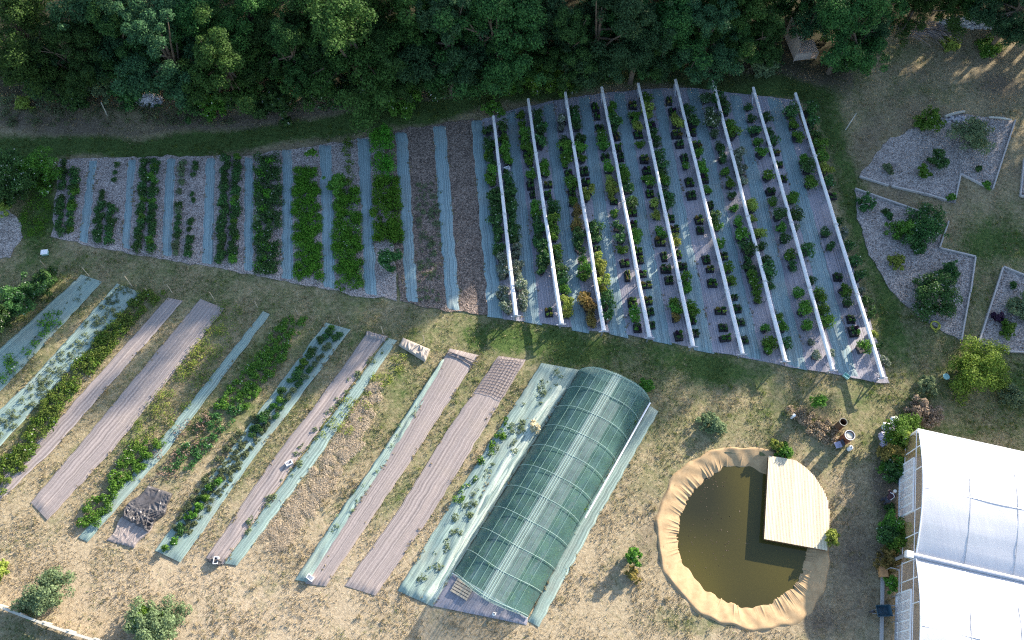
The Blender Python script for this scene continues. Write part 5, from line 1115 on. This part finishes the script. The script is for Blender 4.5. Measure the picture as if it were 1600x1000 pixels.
# ------------------------------------------------------------------ trees
TP = []
def tree_proto(v, kind, rad, hgt, n, leaf, dens=12):
    t = empty('tree', (0, 0, 0)); r = np.random.default_rng(40 + v)
    C, R = clumps(dens, rad * 1.05, hgt, hgt * .22, .07, .21, 60 + v, 13, .95)
    V, FA = leaves(C, R, n, leaf, 80 + v, .45, .5, 1.6); raw('crown', V, FA, LV[kind], t)
    m = MB(); m.tube([(0, 0, -.3), (.1, .05, hgt * .25), (.05, .15, hgt * .5), (.2, .1, hgt * .8)], [rad * .075, rad * .06, rad * .045, rad * .015], 9)
    for i in range(0, len(C), 9):
        z0 = hgt * r.uniform(.22, .6); c = C[i]; m.tube([(.07, .1, z0), (c[0] * .5, c[1] * .5, z0 * .45 + c[2] * .55), tuple(c)], [rad * .032, rad * .02, rad * .008], 6)
    m.build('trunk', M['bark'], t); return t
for v, (k, rad, hgt) in enumerate((('T', 4.0, 11), ('T2', 4.3, 11.5), ('T3', 3.8, 11), ('T', 3.4, 12), ('T2', 3.6, 10), ('T3', 4.4, 12))):
    TP.append(tree_proto(v, k, rad, hgt, 42000, .18, 13))
for v, (k, rad, hgt) in enumerate((('T', 4.2, 11), ('T2', 4.4, 11.5))): TP.append(tree_proto(v + 6, k, rad, hgt, 7000, .27, 9))
def plant_tree(x, y, v, s, label, sz=1.0, hc=.6, at=None, group='trees along the top of the garden'):
    pr = TP[v]; o = copy_tree(pr); z = (11, 11.5, 11, 12, 10, 12, 11, 11.5)[v] * s * sz * hc
    p = at or P(x, y, z); o.location = (p[0], p[1], 0); o.rotation_euler = (0, 0, rnd.uniform(0, 6.28)); o.scale = (s, s, s * sz); return tag(o, label, 'tree', group)
TREES = [(35,55,1,.85,'olive green tree filling the upper left corner'), (110,80,0,.72,'dark tree behind the pale bare pole'), (165,30,5,.85,'tall bluish tree right of the upper left corner'), (262,86,2,.9,'broad bluish tree overhanging the heap of pale pebbles'),
 (300,20,0,.9,'tall dark tree behind the broad one over the pebbles'), (350,98,4,.9,'olive green tree leaning over the shaded verge, right of the pebble heap'), (395,35,1,.8,'olive green tree with sunlit top at the upper left'), (455,84,3,.72,'narrow dark tree beside the deep gap in the row'),
 (545,55,1,1.0,'large olive green tree in the middle of the row, left half'), (600,90,0,.66,'low dark tree at the front of the row above the bushy columns'), (640,40,4,.95,'olive green tree behind the front dark one'), (700,66,2,.9,'bluish tree standing over the track above the mulch beds'), (775,50,0,1.0,'wide dark tree above the leftmost white rail'),
 (845,25,5,.8,'tall bluish tree beside the sunlit gap'), (890,72,3,.72,'narrow dark tree above the third white rail'), (935,40,2,.95,'bluish tree above the fourth white rail'), (1000,60,5,.72,'bluish tree above the fifth white rail'), (1055,35,0,.85,'dark tree above the sixth white rail'), (1110,50,2,.78,'bluish tree above the seventh white rail'), (1165,15,4,.85,'olive green tree above the eighth white rail'),
 (1198,55,3,.55,'small dark tree left of the timber shed'), (1334,38,0,.85,'broad dark tree right of the timber shed'), (1375,-25,3,.8,'dark tree at the top edge above the brush pile'), (1450,-22,1,.7,'olive green tree at the top edge between brush pile and stone wall'), (1520,-20,4,.72,'olive green tree at the top edge behind the stone wall'), (1592,12,2,.72,'bluish tree in the upper right corner'),
 (60,98,5,.5,'small bluish tree below the corner tree at the upper left'), (188,62,3,.72,'dark tree between the pale bare pole and the pebble heap'), (318,70,4,.7,'olive green tree behind the pebble heap'), (425,70,0,.7,'dark tree left of the deep gap'), (497,30,3,.85,'tall dark tree behind the deep gap'), (508,82,2,.55,'small bluish tree right of the deep gap'),
 (585,15,1,.8,'olive green tree at the top edge in the middle of the row'), (665,90,3,.52,'small dark tree over the track beside the mulch beds'), (735,76,0,.62,'dark tree left of the leftmost white rail'), (740,15,5,.8,'bluish tree at the top edge above the mulch beds'), (815,92,4,.5,'small olive green tree above the second white rail'), (970,15,0,.8,'dark tree at the top edge above the fifth white rail'), (1035,78,3,.5,'small dark tree between the fifth and sixth white rails'), (1095,0,1,.8,'olive green tree at the top edge above the seventh white rail'), (1150,66,3,.5,'small dark tree above the eighth white rail'), (1290,-14,5,.7,'bluish tree at the top edge above the timber shed'), (1345,62,2,.5,'small bluish tree in front of the broad dark tree')]
for x, y, v, s, lb in TREES: plant_tree(x, y, v, s, lb)
UND = [(120,150,20,'D'),(60,120,24,'D'),(300,150,30,'D'),(330,165,18,'G'),(385,160,24,'D'),(430,150,26,'D'),(500,140,26,'D'),(560,145,30,'D'),(625,140,30,'G'),(680,125,30,'D'),(740,120,26,'D'),(800,110,26,'G'),(860,110,34,'G'),(905,120,22,'D'),(960,95,26,'D'),(1020,95,26,'D'),(1080,85,28,'D'),(1140,80,26,'K'),(1195,95,22,'K'),(1312,95,24,'D'),(1355,75,22,'D'),(1262,16,26,'D'),(1222,10,24,'D'),(140,128,26,'K'),(200,140,24,'D')]
for i, (x, y, r_, k) in enumerate(sorted(UND)):
    shrub('understorey_bush', '%s low %s bush from the left along the shaded foot of the tree row' % (ordn(i + 1), {'D': 'dark', 'G': 'green', 'K': 'greyish'}[k]), 'bush', x, y, r_, k, None, 'low bushes at the foot of the trees', seed=900 + i, leaf=.2)
# more of the same wood beyond the top edge and outside the right edge: it casts the long shadows
BG = 'trees of the wood beyond the frame'
far = [(-54,58,0,.85),(-45,61,6,.95),(-37,58,3,1.1),(-29,60,7,1.25),(-21,59,2,1.3),(-13,61,6,1.3),(-5,59,0,1.3),(3,61,7,1.42),(11,60,1,1.5),(19,61,6,1.62),(25,62,6,1.3),(49,69,7,1.75),(-33,70,6,1.35),(-17,72,7,1.4),(-1,71,6,1.4),(16,70,1,1.85),(30,73,6,1.45),(47.5,63,6,1.6),
       (52,66,6,1.7),(55,58,7,1.25),(60,62,5,1.4),(66,58,7,1.4),(72,63,6,1.6),(60,50,0,1.35),(66,50,7,1.4),(57,40,6,.85),(63,36,7,.8),(57,30,6,.55),(50,72,1,1.95),(58,70,6,1.7)]
for x, y, v, s in far: plant_tree(0, 0, v, s, 'tree of the wood standing beyond the top and right of the picture', at=(x, y), group=BG)
for t in TP:
    for c in list(t.children): bpy.data.objects.remove(c)
    bpy.data.objects.remove(t)
